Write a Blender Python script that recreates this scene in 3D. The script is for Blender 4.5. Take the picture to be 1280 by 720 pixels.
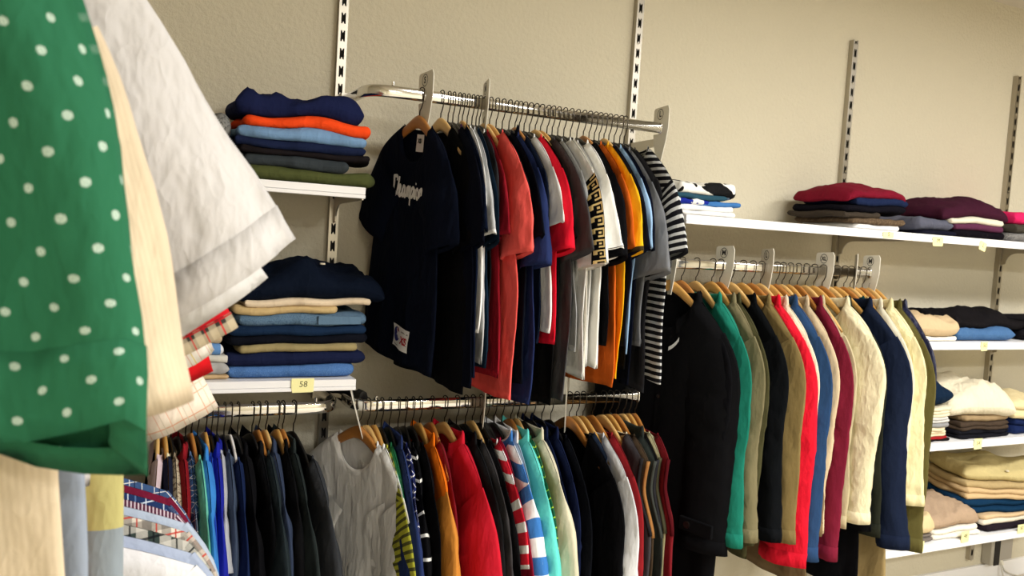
import bpy, bmesh, math, random
import numpy as np
from mathutils import Vector, Matrix

for o in list(bpy.data.objects): bpy.data.objects.remove(o)
S = bpy.context.scene; COL = S.collection
PI = math.pi; R = math.radians
random.seed(7)

# ------------------------------------------------------------------ camera
EYE = 1.47
YAW, PITCH, ROLL, FPX = R(25.80), R(-3.68), R(3.58), 1035.9
UPF = 2.394                 # y of the face of the wall uprights
WALLY = 2.416               # y of the wall
cf = Vector((math.sin(YAW)*math.cos(PITCH), math.cos(YAW)*math.cos(PITCH), math.sin(PITCH)))
cr = Vector((math.cos(YAW), -math.sin(YAW), 0)); cu = cr.cross(cf)
r2 = cr*math.cos(ROLL)+cu*math.sin(ROLL); u2 = -cr*math.sin(ROLL)+cu*math.cos(ROLL)
camd = bpy.data.cameras.new('camera'); cam = bpy.data.objects.new('camera', camd); COL.objects.link(cam)
M3 = Matrix((r2, u2, -cf)).transposed()
cam.matrix_world = Matrix.Translation((0, 0, EYE)) @ M3.to_4x4()
camd.sensor_width = 36; camd.lens = FPX/1280*36; camd.clip_start = .02
camd.dof.use_dof = True; camd.dof.focus_distance = 2.15; camd.dof.aperture_fstop = 6.0
S.camera = cam

def at(px, py, Y):
    """point on the plane y=Y that the photograph shows at pixel px,py"""
    v = cf+(px-640)/FPX*r2-(py-360)/FPX*u2
    v = v/v.y*Y
    return Vector((v.x, v.y, v.z+EYE))

# ------------------------------------------------------------------ world, lamps, exposure
w = bpy.data.worlds.new('world'); S.world = w; w.use_nodes = True
w.node_tree.nodes['Background'].inputs[0].default_value = (.9, .93, 1, 1)
w.node_tree.nodes['Background'].inputs[1].default_value = .05
S.view_settings.view_transform = 'Standard'; S.view_settings.look = 'None'
S.view_settings.gamma = 1; S.view_settings.use_curve_mapping = False
S.view_settings.exposure = -0.10
CEIL = 2.60
LAMPS = [(1.72, .42, 54), (3.4, .6, 46), (.9, -2.2, 60), (2.8, -1.7, 118)]
for x, y, p in LAMPS:
    l = bpy.data.lights.new('ceiling_lamp', 'AREA'); l.shape = 'RECTANGLE'; l.size = 1.15; l.size_y = .24
    l.energy = p; l.color = (1, .992, .968)
    lo = bpy.data.objects.new('ceiling_lamp', l); COL.objects.link(lo); lo.location = (x, y, CEIL-.045)

# ------------------------------------------------------------------ materials
def lin(c):
    c = [v/255 for v in c]
    return tuple([v/12.92 if v <= .04045 else ((v+.055)/1.055)**2.4 for v in c]+[1])
class NT:
    def __init__(s, name):
        s.m = bpy.data.materials.new(name); s.m.use_nodes = True; s.t = s.m.node_tree
        s.b = s.t.nodes['Principled BSDF']
    def n(s, typ, **k):
        nd = s.t.nodes.new(typ)
        for a, v in k.items(): setattr(nd, a, v)
        return nd
    def link(s, a, b): s.t.links.new(a, b)
    def set(s, k, v): s.b.inputs[k].default_value = v
    def math(s, op, a, b=None, c=None):
        nd = s.n('ShaderNodeMath', operation=op)
        for i, v in enumerate((a, b, c)):
            if v is None: continue
            if isinstance(v, (int, float)): nd.inputs[i].default_value = v
            else: s.link(v, nd.inputs[i])
        return nd.outputs[0]
    def mix(s, f, a, b, blend='MIX'):
        nd = s.n('ShaderNodeMix', data_type='RGBA', blend_type=blend)
        if isinstance(f, (int, float)): nd.inputs[0].default_value = f
        else: s.link(f, nd.inputs[0])
        for i, v in ((6, a), (7, b)):
            if isinstance(v, tuple): nd.inputs[i].default_value = v
            else: s.link(v, nd.inputs[i])
        return nd.outputs[2]
    def noise(s, vec, scale, detail=3, rough=.55):
        nd = s.n('ShaderNodeTexNoise'); nd.inputs['Scale'].default_value = scale
        nd.inputs['Detail'].default_value = detail; nd.inputs['Roughness'].default_value = rough
        if vec is not None: s.link(vec, nd.inputs['Vector'])
        return nd.outputs[0]
def plain(name, c, rough=.5, metal=0, spec=.5, bump=0, bscale=300):
    t = NT(name); t.set('Base Color', lin(c)); t.set('Roughness', rough); t.set('Metallic', metal); t.set('Specular IOR Level', spec)
    if bump:
        tc = t.n('ShaderNodeTexCoord'); h = t.noise(tc.outputs['Object'], bscale, 4)
        b = t.n('ShaderNodeBump'); b.inputs['Strength'].default_value = bump; b.inputs['Distance'].default_value = .002
        t.link(h, b.inputs['Height']); t.link(b.outputs[0], t.b.inputs['Normal'])
    return t.m
CL = {}
def cloth(c, pat=None, c2=(255, 255, 255), k=.03, c3=None, wr=.42, rough=.92, sheen=.0, vary=.09):
    """woven cloth; the UV map is in metres across and down the garment"""
    key = (c, pat, c2, k, c3, wr, rough, sheen)
    if key in CL: return CL[key]
    t = NT('cloth')
    uv = t.n('ShaderNodeUVMap'); uv.uv_map = 'UVMap'
    sp = t.n('ShaderNodeSeparateXYZ'); t.link(uv.outputs[0], sp.inputs[0]); U, V = sp.outputs[0], sp.outputs[1]
    tc = t.n('ShaderNodeTexCoord')
    A, B = lin(c), lin(c2)
    col = A
    def band(x, period, width, off=0.):
        f = t.math('FRACT', t.math('ADD', t.math('DIVIDE', x, period), off+50))
        return t.math('LESS_THAN', f, width)
    if pat == 'hstripe': col = t.mix(band(V, k, .42), A, B)
    elif pat == 'thin': col = t.mix(band(V, k, .14), A, B)
    elif pat == 'vstripe': col = t.mix(band(U, k, .4), A, B)
    elif pat == 'wide': col = t.mix(band(V, k, .5), A, B)
    elif pat == 'plaid':
        C3 = lin(c3 or c2)
        col = t.mix(t.math('MULTIPLY', band(U, k, .5), .55), A, B); col = t.mix(t.math('MULTIPLY', band(V, k, .5), .55), col, B)
        col = t.mix(t.math('MULTIPLY', band(U, k, .08, .3), .9), col, C3); col = t.mix(t.math('MULTIPLY', band(V, k, .08, .3), .9), col, C3)
    elif pat == 'check':
        C3 = lin(c3 or c2)
        col = t.mix(band(U, k, .06), A, B); col = t.mix(band(V, k, .06), col, B)
        col = t.mix(band(U, k*2, .04, .3), col, C3); col = t.mix(band(V, k*2, .04, .3), col, C3)
    elif pat == 'dots':
        # staggered dots, each crossed by two fine lines
        row = t.math('FLOOR', t.math('DIVIDE', V, k))
        sh = t.math('MULTIPLY', t.math('MODULO', t.math('ADD', row, 100.), 2.), .5)
        fu = t.math('SUBTRACT', t.math('FRACT', t.math('ADD', t.math('ADD', t.math('DIVIDE', U, k*1.6), sh), 50.)), .5)
        fv = t.math('SUBTRACT', t.math('FRACT', t.math('ADD', t.math('DIVIDE', V, k), 50.)), .5)
        d = t.math('SQRT', t.math('ADD', t.math('MULTIPLY', t.math('MULTIPLY', fu, fu), 2.56), t.math('MULTIPLY', fv, fv)))
        m = t.math('LESS_THAN', d, .15)
        ln = t.math('LESS_THAN', t.math('FRACT', t.math('ADD', t.math('MULTIPLY', fu, 17.), 50.25)), .78)
        col = t.mix(t.math('MULTIPLY', t.math('MULTIPLY', m, ln), .85), A, B)
    elif pat == 'blotch':
        n = t.noise(tc.outputs['Object'], 1/k, 1, .4)
        col = t.mix(t.math('GREATER_THAN', n, .5), A, B)
    elif pat == 'check2':
        f = t.math('ABSOLUTE', t.math('SUBTRACT', band(U, k, .5), band(V, k, .5)))
        col = t.mix(f, A, B)
    elif pat == 'rib':
        col = t.mix(t.math('MULTIPLY', band(U, k, .5), .35), A, B)
    elif pat == 'weave':
        n = t.noise(uv.outputs[0], 1/k, 2, .6)
        col = t.mix(t.math('GREATER_THAN', n, .55), A, B)
    elif pat == 'meander':
        fu = t.math('SUBTRACT', t.math('FRACT', t.math('ADD', t.math('DIVIDE', U, k), 50.5)), .5)
        fv = t.math('SUBTRACT', t.math('FRACT', t.math('ADD', t.math('DIVIDE', V, k), 50.)), .5)
        mx = t.math('MAXIMUM', t.math('ABSOLUTE', fu), t.math('ABSOLUTE', fv))
        ring = t.math('MULTIPLY', t.math('LESS_THAN', mx, .40), t.math('GREATER_THAN', mx, .24))
        gap = t.math('MULTIPLY', t.math('GREATER_THAN', fv, .05), t.math('LESS_THAN', fu, -.12))
        core = t.math('LESS_THAN', mx, .09)
        col = t.mix(t.math('MAXIMUM', t.math('MULTIPLY', ring, t.math('SUBTRACT', 1., gap)), core), A, B)
    elif pat == 'block':
        col = t.mix(t.math('LESS_THAN', V, k), A, B)
    # faded, slightly uneven dye
    n = t.noise(tc.outputs['Object'], 9, 4)
    f = t.math('MULTIPLY', t.math('SUBTRACT', n, .5), vary*2)
    hsv = t.n('ShaderNodeHueSaturation')
    if isinstance(col, tuple): hsv.inputs['Color'].default_value = col
    else: t.link(col, hsv.inputs['Color'])
    t.link(t.math('ADD', f, 1.0), hsv.inputs['Value'])
    t.link(hsv.outputs[0], t.b.inputs['Base Color'])
    t.set('Roughness', rough); t.set('Specular IOR Level', (.04 if sum(c) < 150 else .12) if rough > .7 else .5)
    if sheen: t.set('Sheen Weight', sheen)
    # relief: broad creases + crumple + thread
    mp = t.n('ShaderNodeMapping'); mp.inputs['Scale'].default_value = (1, 1, .45); t.link(tc.outputs['Object'], mp.inputs[0])
    h1 = t.noise(mp.outputs[0], 22, 3, .5)
    rid = t.math('ABSOLUTE', t.math('SUBTRACT', t.noise(mp.outputs[0], 13, 2, .5), .5))
    h3 = t.math('ABSOLUTE', t.math('SUBTRACT', t.noise(mp.outputs[0], 34, 2, .5), .5)); h2 = t.noise(uv.outputs[0], 900, 1)
    h = t.math('ADD', t.math('ADD', t.math('MULTIPLY', h1, .6), t.math('MULTIPLY', rid, -1.1)), t.math('ADD', t.math('MULTIPLY', h2, .03), t.math('MULTIPLY', h3, -.45)))
    b = t.n('ShaderNodeBump'); b.inputs['Strength'].default_value = wr; b.inputs['Distance'].default_value = .026
    t.link(h, b.inputs['Height']); t.link(b.outputs[0], t.b.inputs['Normal'])
    CL[key] = t.m
    return t.m

def wall_mat():
    t = NT('plaster'); tc = t.n('ShaderNodeTexCoord')
    n = t.noise(tc.outputs['Object'], 1.3, 3)
    t.link(t.mix(n, lin((201, 193, 171)), lin((206, 198, 176))), t.b.inputs['Base Color'])
    t.set('Roughness', .8); t.set('Specular IOR Level', .25)
    v = t.noise(tc.outputs['Object'], 75, 3, .5); v2 = t.noise(tc.outputs['Object'], 260, 2)
    h = t.math('ADD', v, t.math('MULTIPLY', v2, .3))
    b = t.n('ShaderNodeBump'); b.inputs['Strength'].default_value = .6; b.inputs['Distance'].default_value = .006
    t.link(h, b.inputs['Height']); t.link(b.outputs[0], t.b.inputs['Normal'])
    return t.m
def wood_mat(c1, c2, name='hanger_wood'):
    t = NT(name); tc = t.n('ShaderNodeTexCoord')
    mp = t.n('ShaderNodeMapping'); mp.inputs['Scale'].default_value = (6, 120, 60); t.link(tc.outputs['Object'], mp.inputs[0])
    n = t.noise(mp.outputs[0], 1.6, 3)
    t.link(t.mix(n, lin(c1), lin(c2)), t.b.inputs['Base Color']); t.set('Roughness', .38)
    return t.m
M = {
 'wall': wall_mat(), 'ceil': plain('ceiling_paint', (205, 198, 182), .9, bump=.2, bscale=60),
 'floor': plain('floor_vinyl', (192, 184, 170), .5, bump=.1, bscale=40),
 'steel': plain('galvanised_steel', (176, 170, 158), .34, 1, bump=.05, bscale=80),
 'chrome': plain('chrome', (226, 224, 220), .1, 1), 'dark': plain('slot_dark', (24, 20, 16), .8),
 'wire': plain('hook_wire', (70, 64, 56), .3, 1), 'blackmetal': plain('black_steel', (14, 13, 13), .4, 0),
 'shelf': plain('white_laminate', (238, 237, 238), .42, bump=.03, bscale=200),
 'plastic': plain('white_plastic', (226, 222, 208), .35), 'ink': plain('black_ink', (16, 15, 16), .6),
 'greyplastic': plain('grey_plastic', (160, 154, 144), .35),
 'paper': plain('yellow_paper', (240, 234, 170), .8, bump=.1), 'pencil': plain('pencil_grey', (86, 84, 60), .8),
 'white': plain('white_print', (240, 240, 240), .8), 'blueprint': plain('blue_print', (34, 40, 120), .8), 'redprint': plain('red_print', (170, 26, 44), .8),
 'lampglow': None, 'wood1': wood_mat((214, 166, 92), (190, 138, 66)), 'wood2': wood_mat((190, 130, 62), (160, 100, 44)), 'wood3': wood_mat((226, 188, 122), (206, 160, 92)),
 'whitehanger': plain('white_hanger', (232, 230, 226), .4), 'blackshadedhanger': plain('black_shaded_hanger', (16, 15, 15), .4),  # the black also paints shade on hangers of the tee and middle rails
 'button': plain('dark_button', (26, 22, 20), .25), 'palebutton': plain('pale_button', (214, 204, 184), .3), 'gold': plain('gold_thread', (206, 176, 104), .5),
 'cable': plain('cable_white', (214, 210, 200), .4), 'duct': plain('grey_duct', (170, 164, 150), .6),
}
t = NT('lamp_diffuser'); t.set('Base Color', (1, 1, 1, 1)); t.set('Emission Color', (1, .992, .968, 1)); t.set('Emission Strength', 4.); M['lampglow'] = t.m

# ------------------------------------------------------------------ mesh helpers
def mk(name, V, F, mat, parent=None, uv=None, smooth=True):
    me = bpy.data.meshes.new(name)
    V = np.asarray(V, float); me.from_pydata(V.tolist(), [], F if isinstance(F, list) else F.tolist())
    if uv is not None:
        li = np.empty(len(me.loops), np.int32); me.loops.foreach_get('vertex_index', li)
        l = me.uv_layers.new(name='UVMap'); l.data.foreach_set('uv', np.asarray(uv, np.float32)[li].ravel())
    if smooth: me.polygons.foreach_set('use_smooth', np.ones(len(me.polygons), bool))
    if mat: me.materials.append(mat)
    me.update()
    o = bpy.data.objects.new(name, me); COL.objects.link(o)
    if parent: o.parent = parent
    return o
def grid(Rn, Cn, wrap=False):
    c = np.arange(Cn if wrap else Cn-1); r = np.arange(Rn-1)[:, None]; c2 = (c+1) % Cn
    return np.stack([r*Cn+c, r*Cn+c2, (r+1)*Cn+c2, (r+1)*Cn+c], -1).reshape(-1, 4)
class MB:
    """collects boxes, prisms and tubes into one mesh"""
    def __init__(s): s.v = []; s.f = []
    def add(s, V, F):
        k = len(s.v); s.v += [tuple(p) for p in V]; s.f += [[i+k for i in f] for f in F]; return s
    def box(s, x0, x1, y0, y1, z0, z1):
        V = [(x, y, z) for z in (z0, z1) for y in (y0, y1) for x in (x0, x1)]
        return s.add(V, [(0, 2, 3, 1), (4, 5, 7, 6), (0, 1, 5, 4), (2, 6, 7, 3), (0, 4, 6, 2), (1, 3, 7, 5)])
    def prism(s, pts, axis, a, b):
        """outline pts (2-D) extruded from a to b along axis"""
        def P(p, q): return {'x': (q, p[0], p[1]), 'y': (p[0], q, p[1]), 'z': (p[0], p[1], q)}[axis]
        n = len(pts); V = [P(p, a) for p in pts]+[P(p, b) for p in pts]
        F = [list(range(n))[::-1], list(range(n, 2*n))]+[[i, (i+1) % n, n+(i+1) % n, n+i] for i in range(n)]
        return s.add(V, F)
    def tube(s, path, sec, up=(0, 0, 1), cap=True):
        """sweep section sec [(side, up)] along path"""
        path = [Vector(p) for p in path]; n = len(sec); V = []
        for i, p in enumerate(path):
            d = (path[min(i+1, len(path)-1)]-path[max(i-1, 0)]).normalized()
            a = d.cross(Vector(up))
            if a.length < 1e-4: a = d.cross(Vector((1, 0, 0)))
            a.normalize(); b = a.cross(d)
            V += [p+a*q[0]+b*q[1] for q in sec]
        F = [[r*n+c, r*n+(c+1) % n, (r+1)*n+(c+1) % n, (r+1)*n+c] for r in range(len(path)-1) for c in range(n)]
        if cap: F += [list(range(n))[::-1], list(range((len(path)-1)*n, len(path)*n))]
        return s.add(V, F)
    def build(s, name, mat, parent=None, smooth=False, bevel=0):
        o = mk(name, s.v, s.f, mat, parent, smooth=smooth)
        bm = bmesh.new(); bm.from_mesh(o.data); bmesh.ops.recalc_face_normals(bm, faces=bm.faces)
        if bevel: bmesh.ops.bevel(bm, geom=bm.edges[:], offset=bevel, segments=1, affect='EDGES')
        bm.to_mesh(o.data); bm.free()
        return o
def circ(r, n=8, ry=None): return [(r*math.cos(2*PI*i/n), (ry or r)*math.sin(2*PI*i/n)) for i in range(n)]
def oval(w, h, n=5):
    """flat oval section: w thick, h tall"""
    r = w/2; s = h/2-r
    return [(r*math.cos(PI*i/n), s+r*math.sin(PI*i/n)) for i in range(n+1)]+[(-r*math.cos(PI*i/n), -s-r*math.sin(PI*i/n)) for i in range(n+1)]
def tag(o, label, cat, group=None, kind=None):
    o['label'] = label; o['category'] = cat
    if group: o['group'] = group
    if kind: o['kind'] = kind
    return o
def empty(name, loc, rz=0, label=None, cat=None, group=None):
    o = bpy.data.objects.new(name, None); COL.objects.link(o); o.location = loc; o.rotation_euler = (0, 0, rz); o.empty_display_size = .05
    if label: tag(o, label, cat, group)
    return o
def struct(o): o['kind'] = 'structure'; return o
_tx = {}
def text_mesh(s, size, shear=0, bold=0):
    key = (s, size, shear, bold)
    if key in _tx: return _tx[key]
    c = bpy.data.curves.new('text', 'FONT'); c.body = s; c.size = size; c.align_x = 'CENTER'; c.align_y = 'CENTER'; c.shear = shear; c.offset = bold; c.resolution_u = 3
    o = bpy.data.objects.new('text', c); COL.objects.link(o)
    bpy.context.view_layer.update()
    me = bpy.data.meshes.new_from_object(o.evaluated_get(bpy.context.evaluated_depsgraph_get()))
    V = np.array([v.co[:] for v in me.vertices]); F = [list(p.vertices) for p in me.polygons]
    bpy.data.objects.remove(o); bpy.data.meshes.remove(me)
    _tx[key] = (V, F); return V, F

# ------------------------------------------------------------------ room shell
X0, X1, Y0 = -.78, 6.4, -3.0
struct(MB().box(X0-.1, X1+.1, WALLY, WALLY+.1, 0, CEIL).build('wall_back', M['wall']))
struct(MB().box(X0-.1, X0, Y0, WALLY, 0, CEIL).build('wall_left', M['wall']))
struct(MB().box(X1, X1+.1, Y0, WALLY, 0, CEIL).build('wall_right', M['wall']))
struct(MB().box(X0-.1, X1+.1, Y0-.1, Y0, 0, CEIL).build('wall_front', M['wall']))
struct(MB().box(X0-.1, X1+.1, Y0-.1, WALLY+.1, -.1, 0).build('floor', M['floor']))
struct(MB().box(X0-.1, X1+.1, Y0-.1, WALLY+.1, CEIL, CEIL+.1).build('ceiling', M['ceil']))
struct(MB().box(X0, X1, WALLY-.012, WALLY, 0, .08).build('baseboard_back', M['shelf']))
for i, (x, y, p) in enumerate(LAMPS):
    e = empty('ceiling_light', (x, y, CEIL), 0, 'flat white ceiling light panel, %s' % ['above the middle rails', 'above the shelves on the right', 'behind on the left', 'behind on the right'][i], 'light', 'ceiling lights')
    MB().box(-.62, .62, -.16, .16, -.03, 0).build('housing', M['shelf'], e)
    MB().box(-.59, .59, -.13, .13, -.034, -.030).build('diffuser', M['lampglow'], e)

# ------------------------------------------------------------------ uprights, shelves, brackets
UX = [.572+k for k in range(-1, 4)]
SHF = 2.064                      # front edge of the shelves
def upright(x, label):
    e = empty('wall_upright', (x, UPF, 0), 0, label, 'shelf upright', 'slotted wall uprights')
    zb, zt = .12, EYE+.835; w = .0135
    m = MB(); m.box(-w, -.0065, 0, .002, zb, zt); m.box(.0065, w, 0, .002, zb, zt)
    m.box(-w, -w+.002, .002, WALLY-UPF, zb, zt); m.box(w-.002, w, .002, WALLY-UPF, zb, zt)
    z = zb; n = int((zt-zb)/.05)
    for i in range(n+1):
        zc = zb+i*.05
        m.box(-.0065, .0065, 0, .002, zc, min(zc+.019, zt))
        m.prism([(-.003, zc-.0001), (0, zc-.007), (.003, zc-.0001)], 'y', 0, .002)
        if zc+.026 < zt: m.prism([(-.003, zc+.0189), (.003, zc+.0189), (0, zc+.026)], 'y', 0, .002)
    m.build('slotted_channel', M['steel'], e)
    MB().box(-.011, .011, .012, .016, zb, zt-.001).build('slot_shade_back', M['dark'], e)  # dark plate stands in for the shade inside the slots
    for zc in (.5, 1.2, 1.79, 2.13): MB().tube([(0, -.002, zc+.009), (0, .001, zc+.009)], circ(.004), up=(1, 0, 0)).build('screw', M['chrome'], e)
    return e
for k, l in enumerate(['slotted steel wall upright hidden behind the hanging shirts at far left', 'slotted steel wall upright between the left shelves and the tee rail',
        'slotted steel wall upright behind the right end of the tee rail', 'slotted steel wall upright above the jacket rail', 'slotted steel wall upright behind the shelves at far right']):
    upright(UX[k], l)
def bracket(x, z, label, dark=False):
    """shelf arm, its curved blade under the shelf"""
    m = MB(); L = .30
    pts = [(UPF, z), (UPF, z-.075)]+[(UPF-.02-.05*(1-math.cos(a)), z-.07+.05*math.sin(a)) for a in np.linspace(0, PI/2, 6)]+[(UPF-L, z-.012), (UPF-L, z)]
    m.prism([(p[0]-UPF, p[1]-z) for p in pts], 'x', -.002, .002)
    e = empty('shelf_bracket', (x, UPF, z), 0, label, 'bracket', 'shelf brackets')
    m.build('blade', M['blackmetal'] if dark else M['steel'], e)
    MB().box(-.006, .006, .0025, .010, -.07, -.005).build('hook_plate', M['steel'], e)
TH = .028
def shelf(x0, x1, z, label):
    """white board with a folded front lip"""
    e = empty('wall_shelf', ((x0+x1)/2, SHF, z), 0, label, 'shelf', 'white wall shelves')
    h = (x1-x0)/2
    MB().box(-h, h, 0, UPF-SHF-.004, -.018, 0).build('board', M['shelf'], e, bevel=.001)
    MB().box(-h, h, -.002, .012, -TH, -.0185).build('front_lip', M['shelf'], e, bevel=.0012)
    return e
ZT, ZL = EYE+.095, EYE-.395
Z1, Z2, Z3 = EYE-.30, EYE-.684, EYE-1.076
g = .0015
shelf(UX[0]+g, UX[1]-g, ZT, 'white shelf at upper left under the pile with the orange garment')
shelf(UX[0]+g, UX[1]-g, ZL, 'white shelf at lower left under the pile of folded jeans')
shelf(UX[2]+g, UX[3]-g, ZT, 'white shelf directly above the jacket rail')
shelf(UX[3]+g, UX[4]-g, ZT, 'white top shelf at far right beside the jacket rail shelf')
shelf(UX[4]+g, UX[4]+1, ZT, 'white top shelf running out of the picture at the right edge')
for z, l in ((Z1, 'first white shelf below the top at far right, under the tan trousers'), (Z2, 'white shelf at far right carrying the cream shirt pile'), (Z3, 'lowest white shelf at far right, under the slanting khaki pile')):
    shelf(UX[3]+g, UX[4]+.30, z, l)
for x, z, l in ((UX[1], ZT-.019, 'shelf bracket under the right end of the upper left shelf'), (UX[1], ZL-.019, 'shelf bracket under the right end of the lower left shelf'),
                (UX[0], ZT-.019, 'shelf bracket under the hidden end of the upper left shelf'), (UX[0], ZL-.019, 'shelf bracket under the hidden end of the lower left shelf'),
                (UX[2]+.006, ZT-.019, 'shelf bracket under the left end of the shelf above the jackets'), (UX[3], ZT-.019, 'curved shelf bracket above the right end of the jacket rail'),
                (UX[4], ZT-.019, 'curved shelf bracket under the top shelf at far right'), (UX[4], Z1-.019, 'shelf bracket under the tan trousers shelf'),
                (UX[4], Z2-.019, 'shelf bracket under the cream shirt pile shelf'), (UX[4], Z3-.019, 'shelf bracket under the lowest shelf'),
                (UX[3]+.004, Z1-.019, 'shelf bracket at the left of the tan trousers shelf'), (UX[3]+.004, Z2-.019, 'shelf bracket at the left of the cream shirt shelf'), (UX[3]+.004, Z3-.019, 'shelf bracket at the left of the lowest shelf')):
    bracket(x, z, l)
# ------------------------------------------------------------------ chrome rails
RY = 2.12                        # y of the rails along the wall
RZU, RZL, RZR = EYE+.352, EYE-.478, EYE-.058      # heights of the rail centres
SEC = oval(.015, .032)
def bend(x0, x1, z, left, right, rad=.06):
    p = []
    if left: p += [(x0, UPF-.004, z), (x0, RY+rad, z)]+[(x0+rad*(1-math.cos(a)), RY+rad*(1-math.sin(a)), z) for a in np.linspace(.2, PI/2, 6)]
    else: p += [(x0, RY, z)]
    if right: p += [(x1-rad*(1-math.cos(a)), RY+rad*(1-math.sin(a)), z) for a in np.linspace(PI/2, .2, 6)]+[(x1, RY+rad, z), (x1, UPF-.004, z)]
    else: p += [(x1, RY, z)]
    return p
def rail(x0, x1, z, left, right, label):
    e = empty('clothes_rail', (x0, RY, z), 0, label, 'clothes rail', 'chrome clothes rails')
    q = [(a-x0, b-RY, 0) for a, b, c in bend(x0, x1, z, left, right)]
    MB().tube(q, SEC).build('oval_tube', M['chrome'], e, smooth=True)
    for b in ([.06] if left else [])+([x1-x0-.06] if right else []):
        MB().tube([(b, 0, .016), (b, 0, .026)], circ(.004), up=(1, 0, 0)).build('screw', M['chrome'], e)
    for x, f in ((x0, left), (x1, right)):
        if f: MB().box(x-x0-.012, x-x0+.012, UPF-RY-.022, UPF-RY-.001, -.03, .02).build('mounting_plate', M['steel'], e)
    if not right:
        MB().tube([(x1-x0-.004, 0, 0), (x1-x0+.004, 0, 0)], oval(.018, .036)).build('end_cap', M['chrome'], e, smooth=True)
    return e
ru0 = UX[1]+.012
rail(ru0, at(826, 157, RY).x, RZU, True, False, 'upper chrome rail carrying the t-shirts')
rail(UX[0]+.02, UX[1]-.03, RZL, False, True, 'lower chrome rail below the jeans shelf at left')
rail(ru0, at(798, 491, RY).x, RZL, True, False, 'lower chrome rail carrying the short shirts below the tees')
rail(at(838, 331, RY).x, at(1087, 343, RY).x, RZR, False, False, 'chrome rail carrying the jackets and coats')
def arm(x, z, x2, y2, label, mat, h0=.05):
    """support arm from an upright out to a rail"""
    e = empty('rail_bracket', (x, UPF, z), 0, label, 'bracket', 'rail brackets')
    d = Vector((x2-x, y2-UPF, 0)); n = Vector((d.y, -d.x, 0)).normalized()*.004
    V = []
    for q in (-1, 1):
        V += [(q*n.x, q*n.y-.001, .012), (q*n.x, q*n.y-.001, .012-h0), (d.x*.55+q*n.x, d.y*.55+q*n.y, -.014), (d.x+q*n.x, d.y+q*n.y, -.012), (d.x+q*n.x, d.y+q*n.y, .012), (d.x*.5+q*n.x, d.y*.5+q*n.y, .012)]
    F = [[5, 4, 3, 2, 1, 0], [6, 7, 8, 9, 10, 11]]+[[i, (i+1) % 6, 6+(i+1) % 6, 6+i] for i in range(6)]
    MB().add(V, F).build('arm', mat, e)
    MB().tube([(d.x-d.x*.12, d.y-d.y*.12, 0), (d.x, d.y, 0)], circ(.013, 8, .02)).build('socket', mat, e)
    return e
arm(UX[2], RZU-.03, UX[2]-.02, RY+.07, 'steel rail bracket at the right end of the tee rail', M['steel'])
arm(UX[2]-.004, RZR, at(836, 331, RY).x, RY+.01, 'black rail bracket at the left end of the jacket rail', M['blackmetal'], .034)
arm(UX[3], RZR, at(1080, 343, RY).x, RY+.012, 'steel rail bracket behind the right end of the jacket rail', M['steel'])
arm(UX[1]-.006, RZL+.015, UX[1]+.045, RY+.03, 'black rail bracket between the two lower rails', M['blackmetal'], .04)
arm(UX[2]-.01, RZL, at(796, 491, RY).x, RY+.01, 'black rail bracket at the right end of the lower shirt rail', M['blackmetal'])
arm(UX[1]-.012, RZL-.004, UX[1]-.035, RY+.06, 'black rail bracket at the right end of the lower left rail', M['blackmetal'])

# ------------------------------------------------------------------ hangers
def hz(x, drop=.125, half=.215):
    """height of the top of a hanger arm at distance x from its centre"""
    return -.072-drop*np.minimum(np.abs(x)/half, 1.15)**1.5
_hang = {}
def hanger_parts(kind, half, drop):
    key = (kind, half, drop)
    if key in _hang: return _hang[key]
    n = 23; xs = np.linspace(-half, half, n); V = []
    for x in xs:
        a = abs(x)/half; zt = float(hz(x, drop))-.004-.007*min(abs(x)/.12, 1)+(.008*math.exp(-(x/.055)**2) if kind == 'wood' else 0); hh = (.034*(1-a)+.014*a) if kind != 'white' else .013
        th = .0046 if kind == 'wood' else .0032
        if a > .97: hh *= .7; th *= .8
        bow = -.010*a*a
        sec = [(-th, -.25), (-th*.7, 0), (th*.7, 0), (th, -.25), (th, -.75), (th*.7, -1), (-th*.7, -1), (-th, -.75)]
        V += [(x, bow+q[0], zt+q[1]*hh) for q in sec]
    F = grid(n, 8, True).tolist()+[list(range(8)), list(range((n-1)*8, n*8))[::-1]]
    body = mk('arms', V, F, None)
    # hook: neck up from the wood, round over the rail
    p = [(0, 0, -.078), (0, 0, -.056), (.006, 0, -.050), (.0125, 0, -.036), (.0145, 0, -.018)]
    p += [(.0145*math.cos(a), 0, .0005+.0045*math.sin(a)-.004*(1-math.sin(a))) for a in np.linspace(.25, PI-.25, 7)]
    p += [(-.0145, 0, -.014), (-.0142, 0, -.026)]
    hk = MB().tube(p, circ(.0016, 6), up=(0, 1, 0)).build('hook', M['wire'], None, smooth=True)
    me = (body.data, hk.data)
    bpy.data.objects.remove(body); bpy.data.objects.remove(hk)
    _hang[key] = me; return me
HC = 0
def hanger(loc, rz, label, kind='wood', half=.205, drop=.125, lean=0.):
    global HC
    HC += 1
    e = empty('clothes_hanger', loc, rz, label, 'hanger', 'clothes hangers')
    if lean: e.rotation_euler = (0, lean, rz)
    b, h = hanger_parts(kind, half, drop)
    mk_ = {'wood': [M['wood1'], M['wood2'], M['wood3']][HC*7 % 3], 'white': M['whitehanger'], 'black': M['blackshadedhanger']}[kind]
    me = b.copy(); me.materials.clear(); me.materials.append(mk_)
    for nm, d in (('arms', me), ('hook', h)):
        o = bpy.data.objects.new(nm, d); COL.objects.link(o); o.parent = e
    return e

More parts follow.
